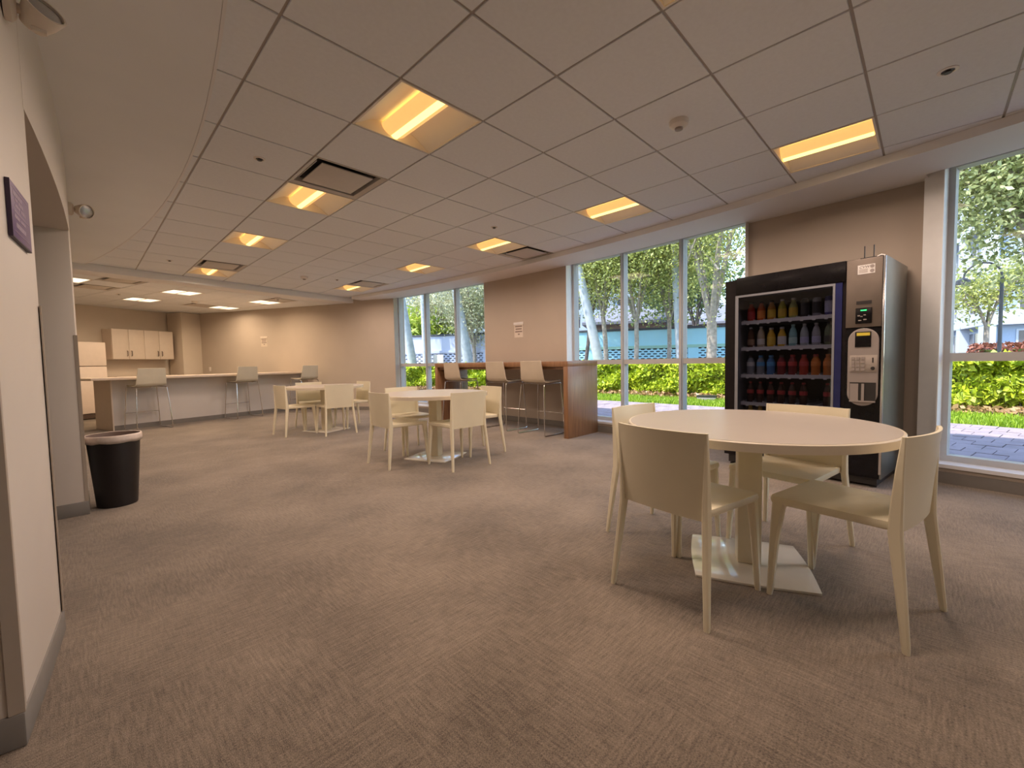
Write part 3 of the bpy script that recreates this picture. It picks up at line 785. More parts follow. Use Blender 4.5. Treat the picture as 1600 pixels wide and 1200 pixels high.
# paper notices and outlets
def notice(P, d, w, h, lab, body, header):
    a = math.atan2(d[1], d[0])
    t = empty('notice', P, a); tag(t, lab, 'notice')
    box('sheet', body, -w / 2, w / 2, -.004, -.001, -h / 2, h / 2, t)
    box('header', header, -w / 2 - .01, w / 2 + .01, -.012, -.001, h / 2 - .05, h / 2, t, .003)
    lb = MB()
    for i, (l, r_) in enumerate(((.1, .9), (.15, .85), (.1, .9), (.42, .6))):
        z = h * (.22 - .17 * i); lb.box(-w / 2 + l * w, -w / 2 + r_ * w, -.0055, -.0038, z - .012, z + .012)
    lb.build('print', 'ink_soft', t)
p0, p1 = arcp(5.08), arcp(5.32)
notice((arcp(5.2)[0] - .0, 5.2, 1.645), (p0[0] - p1[0], p0[1] - p1[1]), .21, .27, 'white paper notice on the pier above the bar', 'paper', 'paper_white')
notice((3.375, 12.218, 1.72), (.457, -.89), .20, .26, 'pale paper notice on the far wall above the counter', 'wall_kitchen', 'paper')
def outlet(P, d, lab):
    t = empty('wall_outlet', P, math.atan2(d[1], d[0])); tag(t, lab, 'outlet')
    box('cover_plate', 'detector_white', -.036, .036, -.007, -.001, -.058, .058, t, .002)
    for z in (-.025, .025): box('socket', 'paper', -.016, .016, -.0085, -.0072, z - .014, z + .014, t)
outlet((2.50, 13.92, 1.03), (.457, -.89), 'white socket plate on the far wall by the kitchen column')

# ------------------------------------------------------------------ waste bin
bn = empty('waste_bin', (.168, 4.625, 0)); tag(bn, 'black round waste bin with a pale bag against the left wall', 'waste bin')
MB().lathe([(.118, 0), (.124, .006), (.16, .52), (.166, .525), (.166, .555), (.158, .555), (.152, .52), (.116, .012)], 40).build('bin_body', 'bin_black', bn, smooth=True)
rng = random.Random(4); rings = []; N = 48
ph = [rng.uniform(0, 6.28) for _ in range(6)]
for r_, z, j in ((.138, .30, .003), (.145, .45, .003), (.154, .545, .002), (.1605, .566, .003), (.1665, .568, .003), (.1715, .556, .003), (.1725, .535, .004), (.1715, .508, .006), (.1695, .509, .006)):
    ring = []
    for k in range(N):
        a = 2 * PI * k / N; w = sum(math.sin(a * (3 + 2 * q) + ph[q]) for q in range(5)) / 5
        ring.append(Vector(((r_ + j * w * .5) * math.cos(a), (r_ + j * w * .5) * math.sin(a), z + j * 1.6 * w * (1 if z < .56 else .3))))
    rings.append(ring)
tag(MB().loft(rings[3:], caps=False).build('bin_liner', 'bin_bag', bn, smooth=True, ang=180), 'pale plastic bag folded over the rim')
MB().loft(rings[:4], caps=False).build('bag_inside', 'bin_inside', bn, smooth=True, ang=180)
bl = MB().lathe([(.140, .31), (.02, .30)], 24).build('bag_bottom', 'bin_inside', bn)

# ------------------------------------------------------------------ vending machine
vt = Vector((.1305, .9914)); VROT = math.atan2(-vt.y, -vt.x)       # local x runs from the left front corner to the right one
VW, VH, VD = 1.24, 1.865, .77
VO = Vector((4.455, .252)) + vt * VW
vm = empty('vending_machine', (VO.x, VO.y, 0), VROT); tag(vm, 'black glass fronted drinks vending machine between the windows', 'vending machine')
def X(s): return VW - s                                             # s was measured from the right front corner
gx0, gx1, gz0, gz1 = X(1.138), X(.323), .40, 1.688
xc = X(.250)                                                        # where the coin column starts
b = MB()                                                            # carcass as a hollow box
b.box(0, gx0, 0.0, VD, .10, VH - .02); b.box(gx1 + .05, xc, .0, VD, .10, VH - .005)
b.box(gx0, gx1 + .05, 0, VD, gz1, VH - .012); b.box(gx0, gx1 + .05, 0, VD, .10, gz0)
b.box(gx0, gx1 + .05, VD - .04, VD, gz0, gz1)
b.build('body', 'black_body', vm)
box('cavity_wall', 'cavity', gx0 + .001, gx1 + .049, VD - .05, VD - .041, gz0, gz1, vm)
for x in (gx0, gx1 - .0): box('cavity_side', 'liner_grey', x + (0.001 if x == gx0 else .02), x + (.012 if x == gx0 else .03), .03, VD - .05, gz0, gz1, vm)
box('cavity_top', 'liner_grey', gx0 + .013, gx1 + .018, .03, VD - .05, gz1 - .03, gz1 - .001, vm)
fb = MB(); w = .028
fb.box(gx0, gx0 + w, -.012, .0, gz0, gz1); fb.box(gx1 - w * .6, gx1, -.012, 0, gz0, gz1); fb.box(gx0 + w, gx1 - w * .6, -.012, 0, gz1 - .02, gz1); fb.box(gx0 + w, gx1 - w * .6, -.012, 0, gz0, gz0 + .03)
tag(fb.build('door_frame', 'liner_grey', vm), 'grey frame round the glass')
tag(box('light_strip', 'blue_strip', gx1 + .001, gx1 + .049, -.010, .0, gz0, gz1, vm), 'dark blue strip beside the glass')
box('glass_pane', 'machine_glass', gx0 + w, gx1 - w * .6, -.008, -.004, gz0 + .03, gz1 - .02, vm)
box('header_panel', 'black_gloss', .11, xc - .002, -.014, -.001, gz1 + .006, VH - .004, vm, .003)
tag(box('side_panel', 'steel_side', VW - .012, VW, .006, VD, .08, VH - .004, vm), 'brushed grey metal side')
tag(box('edge_strip', 'steel_edge', VW - .014, VW + .002, -.016, .004, .12, VH - .01, vm, .002), 'bright metal edge')
box('column_body', 'black_gloss', xc, VW - .015, 0, VD - .01, .08, VH - .006, vm)
fasc = tag(box('upper_fascia', 'steel_fascia', xc + .004, VW - .017, -.016, -.001, 1.307, VH - .01, vm, .003), 'brushed brown grey upper panel')
tag(box('lower_panel', 'black_gloss', xc + .004, VW - .017, -.010, -.001, .10, 1.30, vm), 'glossy black lower panel')
# oval bezel
ob = []; ox0, ox1, oz0, oz1 = X(.226), X(.028), .668, 1.298; rr = (ox1 - ox0) / 2; cxo = (ox0 + ox1) / 2
for k in range(17): a = PI * k / 16; ob.append((cxo + rr * math.cos(a), oz1 - rr + rr * math.sin(a)))
for k in range(17): a = PI + PI * k / 16; ob.append((cxo + rr * math.cos(a), oz0 + rr + rr * math.sin(a)))
bz = MB().loft([[Vector((x, -.011, z)) for x, z in ob], [Vector((x, -.020, z)) for x, z in ob], [Vector((cxo + (x - cxo) * .96, -.024, (z - .98) * .985 + .98)) for x, z in ob]]).build('bezel', 'grey_plastic', vm, smooth=True, ang=30)
sc = box('display_window', 'black_gloss', X(.179), X(.076), -.0275, -.0245, 1.146, 1.270, vm, .002)
box('price_label', 'yellow_label', X(.168), X(.084), -.0290, -.0276, 1.238, 1.262, sc)
kpd = box('keypad', 'keypad_grey', X(.212), X(.034), -.0275, -.0245, .945, 1.08, vm, .003)
kb = MB()
for i in range(4):
    for j in range(3): kb.box(X(.200) + j * .032, X(.200) + j * .032 + .024, -.032, -.0276, .955 + i * .030, .955 + i * .030 + .022)
kb.build('key', 'grey_plastic', kpd); box('coin_slot', 'dark_plastic', X(.066), X(.058), -.0285, -.0276, 1.02, 1.06, kpd); MB().lathe([(.014, 0), (.012, .008)], 14, T=Matrix.Translation((X(.062), -.0276, .975)) @ Matrix.Rotation(PI / 2, 4, 'X')).build('return_button', 'dark_plastic', kpd)
cup = MB().box(X(.208), X(.040), -.0275, -.0243, .705, .86).build('coin_return', 'dark_plastic', vm)
MB().box(X(.205), X(.150), -.031, -.0276, .712, .85).box(X(.130), X(.112), -.033, -.0276, .712, .85).box(X(.208), X(.04), -.034, -.0276, .700, .712).build('coin_tray', 'grey_plastic', cup)
box('bill_slot', 'dark_plastic', X(.178), X(.080), -.0185, -.0165, 1.492, 1.518, fasc)
cr = box('card_reader', 'black_gloss', X(.180), X(.076), -.030, -.0165, 1.335, 1.462, vm, .004)
box('status_light', 'led_green', X(.146), X(.108), -.0312, -.0302, 1.437, 1.446, cr)
MB().box(X(.166), X(.150), -.0312, -.0302, 1.395, 1.405).box(X(.128), X(.112), -.0312, -.0302, 1.40, 1.408).box(X(.146), X(.132), -.0312, -.0302, 1.39, 1.397).box(X(.160), X(.140), -.0312, -.0302, 1.358, 1.366).box(X(.128), X(.108), -.0312, -.0302, 1.362, 1.372).build('reader_buttons', 'grey_plastic', cr)
stk = box('sticker', 'paper_white', X(.174), X(.064), -.0178, -.0165, 1.732, 1.805, vm)
def text(s, size, T, m, parent, name='lettering'):
    c = bpy.data.curves.new(name, 'FONT'); c.body = s; c.size = size; c.extrude = .0003; c.align_x = 'LEFT'; c.shear = .3
    tmp = bpy.data.objects.new(name, c); COL.objects.link(tmp)
    me = bpy.data.meshes.new_from_object(tmp.evaluated_get(bpy.context.evaluated_depsgraph_get()))
    bpy.data.objects.remove(tmp, do_unlink=True); me.materials.clear(); me.materials.append(M[m]); me.transform(T)
    return link(name, me, parent)
bpy.context.view_layer.update()
text('CVW', .028, Matrix.Translation((X(.166), -.0182, 1.778)) @ Matrix.Rotation(PI / 2, 4, 'X'), 'ink', stk)
lb = MB()
for z in (1.768, 1.760, 1.752, 1.744): lb.box(X(.166), X(.11), -.0182, -.0179, z, z + .003)
lb.build('fine_print', 'ink_soft', stk)
for z in (1.787, 1.752): MB().lathe([(.014, 0), (.014, .0006)], 16, T=Matrix.Translation((X(.082), -.0179, z)) @ Matrix.Rotation(PI / 2, 4, 'X')).build('round_logo', 'grey_plastic', stk)
for s_, h_ in ((.147, .095), (.0875, .095)):
    MB().tube([(X(s_), .05, VH - .02), (X(s_), .05, VH + h_ + .005)], .004, 8).build('antenna', 'dark_plastic', vm)
box('antenna_base', 'dark_plastic', X(.17), X(.065), .03, .08, VH - .012, VH + .004, vm)
MB().tube([(X(.06), .02, VH - .005), (X(.035), .02, VH + .006), (X(.012), .015, VH - .002)], .006, 8).build('cable', 'paper_white', vm)
tag(box('delivery_door', 'black_gloss', gx0 + .05, gx1 - .05, -.012, -.001, .14, .34, vm, .003), 'black delivery flap')
box('plinth', 'dark_plastic', .03, VW - .03, .03, VD - .02, .02, .10, vm)
for x in (.06, VW - .06):
    for y in (.06, VD - .06): MB().lathe([(.025, 0), (.025, .01), (.012, .012), (.012, .025)], 10, (x, y, 0)).build('foot', 'dark_plastic', vm)
SHZ = [1.430, 1.172, .905, .632, .42]
for z in SHZ:
    sh = MB(); sh.box(gx0 + .035, gx1 - .01, .06, VD - .07, z - .012, z); sh.box(gx0 + .035, gx1 - .01, .045, .06, z - .024, z + .008)
    for i in range(9):
        x = gx0 + .05 + i * (gx1 - gx0 - .08) / 8; sh.box(x - .002, x + .002, .06, VD - .07, z, z + .02)
    s_ = sh.build('shelf', 'shelf_white', vm)
    pr = MB()
    for i in range(8):
        x = gx0 + .065 + (i + .35) * (gx1 - gx0 - .08) / 8; pr.box(x - .012, x + .012, .042, .0455, z - .032, z - .016)
    pr.build('price_tags', 'paper_white', s_)
# bottles: each a thing of its own
def hexc(r_, g_, b_): return (r_, g_, b_)
def bmat(name, c, rough=.2): 
    return mat(name, c, rough, var=.08, scale=30)
for nm, c in dict(red=(.40, .035, .02), redorange=(.50, .09, .02), amber=(.48, .20, .03), lime=(.42, .40, .04), pale=(.36, .40, .14), dark=(.03, .028, .03), silver=(.30, .30, .34), violet=(.08, .08, .28),
                  tea=(.07, .03, .015), straw=(.40, .33, .24), yellow=(.56, .34, .03), aqua=(.22, .42, .44), clear=(.34, .38, .40), green=(.14, .17, .10), grey=(.20, .22, .26), blue=(.05, .14, .34), cherry=(.18, .015, .02),
                  orange=(.55, .17, .03), cola=(.05, .022, .016)).items(): bmat('drink_' + nm, c)
for nm, c in dict(white=(.60, .58, .58), red=(.50, .05, .05), blue=(.08, .30, .62), orange=(.75, .25, .05), yellow=(.62, .42, .05), black=(.03, .03, .035), aqua=(.45, .66, .64), lilac=(.42, .42, .62), brown=(.28, .17, .11)).items():
    mat('label_' + nm, c, .5, var=.1, scale=60)
def bottle_mesh(kind):
    if kind == 'soda': body = [(.028, 0), (.031, .006), (.031, .06), (.027, .085), (.031, .11), (.031, .135), (.024, .165), (.012, .185), (.012, .198)]; lab = (.0318, .092, .130); cap = (.0145, .192, .208)
    elif kind == 'juice': body = [(.033, 0), (.035, .006), (.035, .10), (.034, .115), (.020, .15), (.017, .16), (.017, .175)]; lab = (.0358, .025, .10); cap = (.019, .170, .188)
    elif kind == 'water': body = [(.030, 0), (.033, .006), (.033, .05), (.031, .06), (.033, .12), (.024, .16), (.013, .18), (.013, .196)]; lab = (.0338, .03, .085); cap = (.0155, .188, .204)
    elif kind == 'sport': body = [(.034, 0), (.036, .008), (.034, .06), (.036, .09), (.036, .125), (.028, .15), (.018, .165), (.018, .176)]; lab = (.0368, .088, .128); cap = (.020, .172, .192)
    else: body = [(.027, 0), (.033, .008), (.033, .155), (.028, .168), (.026, .168)]; lab = (.0336, .03, .13); cap = (.020, .168, .1705)
    return body, lab, cap
def bottle(x, z, kind, drink, label, cap, lab, y=.095, group='bottles in the vending machine'):
    body, l, c = bottle_mesh(kind)
    o = MB().lathe(body, 14).build({'can': 'drink_can'}.get(kind, 'drink_bottle'), 'drink_' + drink, smooth=True, ang=60)
    T = vm.matrix_world if False else Matrix.Translation((VO.x, VO.y, 0)) @ Matrix.Rotation(VROT, 4, 'Z')
    p = T @ Vector((x, y, z + .0006)); o.location = p; o.rotation_euler = (0, 0, VROT)
    MB().lathe([(l[0] - .001, l[1]), (l[0], l[1] + .001), (l[0], l[2] - .001), (l[0] - .001, l[2])], 14, caps=False).build('label', 'label_' + label, o, smooth=True)
    MB().lathe([(c[0], c[1]), (c[0], c[2] - .002), (c[0] * .85, c[2])], 12).build('cap', 'label_' + cap, o, smooth=True)
    tag(o, lab, 'can' if kind == 'can' else 'bottle', group)
ORD = ['first', 'second', 'third', 'fourth', 'fifth', 'sixth', 'seventh', 'eighth']
ROWS = [('top', [('juice', 'red', 'red', 'black'), ('juice', 'redorange', 'orange', 'black'), ('juice', 'amber', 'yellow', 'black'), ('juice', 'lime', 'yellow', 'white'), ('juice', 'pale', 'yellow', 'white'), ('can', 'dark', 'black', 'lilac'), ('can', 'silver', 'black', 'lilac'), ('can', 'violet', 'lilac', 'lilac')]),
        ('second', [('water', 'tea', 'brown', 'white'), ('water', 'straw', 'white', 'white'), ('juice', 'yellow', 'yellow', 'white'), ('juice', 'yellow', 'white', 'white'), ('water', 'aqua', 'aqua', 'aqua'), ('water', 'clear', 'lilac', 'white'), ('water', 'silver', 'lilac', 'white'), ('water', 'green', 'black', 'black')]),
        ('third', [('sport', 'grey', 'white', 'black'), ('sport', 'grey', 'blue', 'blue'), ('sport', 'blue', 'blue', 'blue'), ('sport', 'cherry', 'red', 'black'), ('sport', 'cherry', 'red', 'red'), ('sport', 'red', 'red', 'red'), ('sport', 'orange', 'orange', 'red'), ('sport', 'orange', 'orange', 'orange')]),
        ('fourth', [('soda', 'cola', 'red', 'red')] * 6 + [None, ('soda', 'cola', 'red', 'red')]),
        ('lowest', [('juice', 'yellow', 'yellow', 'yellow')] * 2 + [('soda', 'cola', 'black', 'black')] * 6)]
for (rw, items), z in zip(ROWS, SHZ):
    for i, it in enumerate(items):
        if it is None:
            continue
        x = gx0 + .062 + (i + .5) * (gx1 - gx0 - .085) / 8
        kind, dr, la, cp = it
        noun = {'juice': 'juice bottle', 'can': 'drink can', 'water': 'tall bottle', 'sport': 'sports drink bottle', 'soda': 'soda bottle'}[kind]
        adj = {'pale': 'pale green', 'redorange': 'orange red', 'clear': 'colourless', 'straw': 'straw coloured', 'cherry': 'cherry red', 'cola': 'dark brown'}.get(dr, dr)
        bottle(x, z, kind, dr, la, cp, f'{adj} {noun} with {la} label, {ORD[i]} on the {rw} machine shelf', group=f'drinks on the {rw} shelf of the vending machine')

# ------------------------------------------------------------------ outside: ground, paving, grass, hedge
gr = struct(MB().box(5.2, 120, -90, 120, -.30, -.12).build('ground', 'asphalt'), 'grey ground and street outside')
struct(arc_block(-7, 12, .34, 4.45, -.13, -.045, 30).build('pavement', 'paver_bed'), 'brick paved walk outside the windows')
pav = [o for o in COL.objects if o.name == 'pavement'][0]
prng = random.Random(8); pm = {}
def paver_obj(k, j, o0, o1, y0, y1):
    bb = MB(); dz = prng.uniform(-.004, .004); gq = .004
    arc_block(y0 + gq, y1 - gq, o0 + gq, o1 - gq, -.05, -.008 + dz, 1, bb)
    return bb.build('paver', 'paver', pav)
cnt = 0
far_b = MB()
for k in range(14):
    o0 = .40 + k * .29
    for j in range(60):
        sh = .11 if k % 2 else 0
        y0 = -4 + j * .22 + sh
        vis = (y0 > -1.35 and y0 < .75) or (2.4 < y0 < 6.0 and k > 4)
        if vis and cnt < 290: paver_obj(k, j, o0, o0 + .29, y0, y0 + .22); cnt += 1
        elif -3 < y0 < 9: arc_block(y0 + .004, y0 + .216, o0 + .004, o0 + .286, -.05, -.008 + prng.uniform(-.004, .004), 1, far_b)
tag(far_b.build('far_pavers', 'paver', pav), kind='stuff')
rs = np.random.RandomState(3)
def leaf_quads(P, size, rs, flat=0., elong=1.9, droop=0.):
    """P: n x 3 leaf centres -> one creased leaf (two quads... one quad) each, random heading"""
    n = len(P); a = rs.randn(n, 3); a[:, 2] = a[:, 2] * (1 - flat) - droop; a /= np.linalg.norm(a, axis=1)[:, None]
    t = rs.randn(n, 3); t -= (t * a).sum(1)[:, None] * a; t /= np.linalg.norm(t, axis=1)[:, None]
    sz = size * (.6 + .8 * rs.rand(n))[:, None]
    L = a * sz * .5 * elong; Wd = t * sz * .5; nrm = np.cross(a, t) * sz * .18
    V = np.stack([P - L, P + Wd + nrm - L * .1, P + L, P - Wd + nrm - L * .1], 1).reshape(-1, 3)
    return V, np.arange(4 * n).reshape(n, 4)
# grass strip
n = 26000; off = rs.uniform(4.45, 6.15, n); yy = rs.uniform(-4.5, 10.5, n)
th = np.arcsin((yy - AY) / AR); gx = AX + (AR + off) * np.cos(th); gy = AY + (AR + off) * np.sin(th)
hgt = rs.uniform(.04, .09, n); ang = rs.uniform(0, PI, n); wv = .012
dx, dy = np.cos(ang) * wv, np.sin(ang) * wv; lx, ly = rs.randn(n) * .03, rs.randn(n) * .03
z0 = np.full(n, -.05)
V = np.stack([np.stack([gx - dx, gy - dy, z0], 1), np.stack([gx + dx, gy + dy, z0], 1), np.stack([gx + dx * .3 + lx, gy + dy * .3 + ly, z0 + hgt + .04], 1), np.stack([gx - dx * .3 + lx, gy - dy * .3 + ly, z0 + hgt + .04], 1)], 1).reshape(-1, 3)
go = soup('grass', V, np.arange(4 * n).reshape(n, 4), 'grass_blade'); tag(go, 'bright mown grass strip before the hedge', 'grass', kind='stuff')
mat('lawn_soil', (.20, .29, .02), .95, var=.2, scale=6)
struct(arc_block(-7, 12, 4.45, 6.3, -.13, -.035, 30).build('lawn', 'lawn_soil'), 'lawn strip between the paving and the hedge')
struct(arc_block(-7, 12, 6.3, 8.2, -.13, -.03, 30).build('flower_bed', 'soil'), 'soil bed under the hedge')
# hedge in three sections seen through the three windows
def hedge(y0, y1, lab, seed):
    rs = np.random.RandomState(seed); t = empty('hedge', (0, 0, 0)); ym = (y0 + y1) / 2; px, py = arcp(ym, 7.0); t.location = (px, py, -.03)
    n = int((y1 - y0) * 2600); yy = rs.uniform(y0, y1, n); side = rs.rand(n); zz = np.where(side < .72, rs.uniform(.08, .97, n), .97 + rs.randn(n) * .03)
    bump = .09 * np.sin(yy * 3.1 + seed) + .06 * np.sin(yy * 7.3) + .05 * np.sin(zz * 9 + yy * 4)
    off = np.where(side < .72, 6.32 + bump + np.abs(rs.randn(n)) * .10 - .12 * np.clip(.25 - zz, 0, 1) * -3, rs.uniform(6.3, 7.9, n))
    th = np.arcsin((yy - AY) / AR); P = np.stack([AX + (AR + off) * np.cos(th) - px, AY + (AR + off) * np.sin(th) - py, zz + .04 * np.sin(yy * 5)], 1)
    V, Q = leaf_quads(P, .095, rs, elong=1.6); tag(soup('foliage', V, Q, 'leaf_hedge', t), kind='stuff')
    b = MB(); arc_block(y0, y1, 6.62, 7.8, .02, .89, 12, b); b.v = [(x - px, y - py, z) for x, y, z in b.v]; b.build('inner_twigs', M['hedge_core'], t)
    m = int((y1 - y0) * 260); yy = rs.uniform(y0, y1, m); off = rs.uniform(5.95, 6.5, m); th = np.arcsin((yy - AY) / AR)
    P = np.stack([AX + (AR + off) * np.cos(th) - px, AY + (AR + off) * np.sin(th) - py, rs.uniform(.02, .16, m)], 1)
    V, Q = leaf_quads(P, .07, rs, elong=1.5); tag(soup('dry_leaves', V, Q, 'leaf_dry', t), 'brown dry leaves at the foot', kind='stuff')
    sb = MB()
    for i in range(int((y1 - y0) / .35)):
        q = arcp(y0 + .35 * i + .1, 6.5); sb.tube([(q[0] - px, q[1] - py, 0), (q[0] - px + .02, q[1] - py + .03, .4)], .012, 5)
    tag(sb.build('stems', 'bark_dark', t), kind='stuff')
    tag(t, lab, 'hedge', 'clipped green hedge outside')
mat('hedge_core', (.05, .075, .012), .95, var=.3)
hedge(-3.2, 1.9, 'bright green clipped hedge outside the right window', 1)
hedge(1.9, 9.2, 'bright green clipped hedge outside the window beside the bar', 2)
hedge(9.2, 14.6, 'bright green clipped hedge outside the far left window', 5)

# ------------------------------------------------------------------ outside: trees, palms, walls, houses
def pos(u_deg, D):
    """bearing (degrees clockwise from +y) and distance from the room's corner of view -> ground point"""
    a = math.radians(u_deg); return (D * math.sin(a), D * math.cos(a))
GZ = -.12
def tree(x, y, lab, cat_leaf, trunk_r, fork, top, spread, nleaf, lsize, seed, bark='bark', lean=(0, 0), nb=5, grp='street trees outside'):
    rs = np.random.RandomState(seed); rg = random.Random(seed)
    t = empty('street_tree', (x, y, GZ)); tag(t, lab, 'tree', grp)
    b = MB(); f = Vector((lean[0], lean[1], fork))
    b.tube([(0, 0, 0), (lean[0] * .2, lean[1] * .2 + .02, fork * .35), (lean[0] * .6 + .03, lean[1] * .6, fork * .7), tuple(f)], [trunk_r * 1.25, trunk_r, trunk_r * .92, trunk_r * .9], 9)
    b.build('trunk', bark, t, smooth=True)
    tips = []; bb = MB()
    for k in range(nb):
        a = 2 * PI * (k + rg.uniform(-.25, .25)) / nb; R = spread * rg.uniform(.55, .85); h = fork + (top - fork) * rg.uniform(.55, .9)
        e = Vector((lean[0] + R * math.cos(a), lean[1] + R * math.sin(a), h)); mid = f.lerp(e, .5) + Vector((-.18 * R * math.cos(a), -.18 * R * math.sin(a), .12))
        bb.tube([tuple(f + Vector((0, 0, -.08))), tuple(f.lerp(mid, .5)), tuple(mid), tuple(mid.lerp(e, .5)), tuple(e)], [trunk_r * .62, trunk_r * .5, trunk_r * .38, trunk_r * .24, trunk_r * .1], 6)
        tips += [e, mid.lerp(e, .5), mid]
        for q in range(3):
            s = f.lerp(e, rg.uniform(.35, .8)); e2 = s + Vector((rg.uniform(-1, 1) * spread * .4, rg.uniform(-1, 1) * spread * .4, rg.uniform(.1, .9) * (top - fork) * .4))
            bb.tube([tuple(s), tuple(s.lerp(e2, .5) + Vector((0, 0, .05))), tuple(e2)], [trunk_r * .25, trunk_r * .16, trunk_r * .06], 5); tips.append(e2)
    bb.build('branches', bark, t, smooth=True)
    tp = np.array([tuple(p) for p in tips]); idx = rs.randint(0, len(tp), nleaf)
    P = tp[idx] + rs.randn(nleaf, 3) * np.array([spread * .24, spread * .24, (top - fork) * .16])
    P[:, 2] = np.maximum(P[:, 2], fork * .93 + .25 * rs.rand(nleaf))
    V, Q = leaf_quads(P, lsize, rs, elong=2.0)
    tag(soup('crown', V, Q, cat_leaf, t), kind='stuff')
def bearing(u): return 45.53 + math.degrees(math.atan((u - 800) / F_PX))
def at(u, D): return pos(bearing(u), D)
tree(*at(1112, 15.6), 'nearest tree in the window beside the vending machine, with a pale forked trunk', 'leaf_tree', .17, 2.4, 8.2, 2.7, 12000, .05, 11, nb=5)
tree(*at(995, 16.6), 'straight pale trunked tree in the middle pane beside the bar', 'leaf_tree', .09, 2.6, 7.6, 2.6, 18000, .05, 12, nb=6)
tree(*at(1046, 17.4), 'slender tree behind the second mullion beside the bar', 'leaf_tree', .085, 2.6, 7.6, 2.3, 16000, .052, 13, nb=5)
tree(*at(950, 17.0), 'crooked trunked tree just right of the leaning palm', 'leaf_tree', .095, 2.9, 7.8, 2.4, 16000, .052, 14, nb=5, lean=(-.15, .1))
tree(*at(914, 17.8), 'thin dark trunked tree left of the leaning palm', 'leaf_tree', .08, 2.7, 7.8, 2.3, 16000, .052, 15, bark='bark_dark', nb=5, lean=(.1, -.2))
tree(*at(1016, 24.5), 'dark leaning tree behind the blue street wall', 'leaf_dark', .17, 3.0, 8.0, 3.2, 6500, .13, 16, bark='bark_dark', nb=5, lean=(.9, -.9))
tree(*at(1087, 23.0), 'small dark bare tree behind the blue street wall', 'leaf_dark', .10, 2.6, 6.0, 1.6, 900, .10, 17, bark='bark_dark', nb=5)
tree(*at(1632, 13.8), 'big leafy tree filling the right window', 'leaf_near', .19, 2.7, 7.6, 2.9, 42000, .056, 18, nb=7, bark='bark')
tree(*at(742, 20.6), 'pale olive toned tree with crooked stems in the far left window', 'leaf_olive', .10, 1.9, 6.2, 2.2, 14000, .055, 19, nb=5)
tree(*at(694, 26.5), 'olive toned round tree behind the white street wall', 'leaf_olive', .14, 2.4, 5.8, 2.4, 14000, .065, 20, nb=6)
tree(*at(1540, 24), 'small yellow green tree in front of the white condominium', 'leaf_tree', .09, 2.2, 4.6, 1.6, 3200, .07, 21, nb=5)
def palm(u0, u1, D, lab, r, top, seed, fr=True):
    x0, y0 = at(u0, D); x1, y1 = at(u1, D)
    t = empty('palm_tree', (x0, y0, GZ)); tag(t, lab, 'palm', 'palms outside')
    n = 9; pts = []; rr = []
    for i in range(n):
        k = i / (n - 1); kk = k * .85 + .15 * k * k
        pts.append(((x1 - x0) * kk, (y1 - y0) * kk, top * k)); rr.append(r * (1.25 - .4 * k))
    MB().tube(pts, rr, 12).build('trunk', 'palm_bark', t, smooth=True)
    if not fr: return
    rs = np.random.RandomState(seed); P = []; fb = MB()
    Vs, Qs = [], []; base = 0
    for k in range(11):
        a = 2 * PI * k / 11 + rs.rand() * .3; L = 1.7; el = rs.uniform(.2, 1.0)
        prev = Vector(pts[-1])
        for j in range(14):
            s = j / 13; q = Vector(pts[-1]) + Vector((math.cos(a) * L * s, math.sin(a) * L * s, L * (el * s - 1.1 * s * s)))
            for sd in (-1, 1):
                d = Vector((-math.sin(a), math.cos(a), -.5)) * sd * (.42 * math.sin(PI * (.1 + .85 * s))); fwv = Vector((math.cos(a), math.sin(a), -.3)) * .10; d.z = -.20
                A = q; Bq = q + d * .6 + fwv; Cq = q + d + fwv * 1.6; Dq = q + d * .6 + fwv * .2 + Vector((math.cos(a), math.sin(a), 0)) * .03
                Vs += [tuple(A), tuple(Bq), tuple(Cq), tuple(Dq)]; Qs.append((base, base + 1, base + 2, base + 3)); base += 4
    tag(soup('fronds', np.array(Vs), np.array(Qs), 'leaf_palm', t), kind='stuff')
palm(946, 868, 15.8, 'pale palm trunk leaning across the window beside the bar', .15, 8.2, 1)
palm(1066, 1044, 16.2, 'pale upright palm trunk by the second mullion beside the bar', .115, 8.2, 2)
palm(651, 608, 20.6, 'pale palm trunk leaning in the first pane of the far left window', .17, 8.4, 3)
palm(667, 662, 21.4, 'thin pale upright palm trunk beside the first mullion, far left window', .12, 8.4, 4)
palm(738, 694, 19.8, 'pale palm trunk leaning in the last pane of the far left window', .20, 8.4, 5)
palm(684, 683, 25.5, 'left of two thin white palm trunks beyond the street wall', .11, 8.5, 6, False)
palm(694, 692.5, 26.0, 'right of two thin white palm trunks beyond the street wall', .11, 8.5, 7, False)
def bushpalm(u, D, lab, seed):
    x, y = at(u, D); t = empty('palm_bush', (x, y, GZ)); tag(t, lab, 'palm', 'palms outside')
    rs = np.random.RandomState(seed); n = 2600
    P = rs.randn(n, 3) * np.array([.9, .9, .55]) + np.array([0, 0, 2.9]); V, Q = leaf_quads(P, .13, rs, elong=4.)
    tag(soup('fronds', V, Q, 'leaf_palm', t), kind='stuff'); MB().tube([(0, 0, 0), (.03, 0, 2.6)], [.12, .09], 8).build('trunk', 'bark', t, smooth=True)
bushpalm(646, 25.5, 'bushy yellow green palm beyond the white street wall', 31)
bushpalm(672, 27.5, 'smaller bushy green palm beside the condominium', 32)

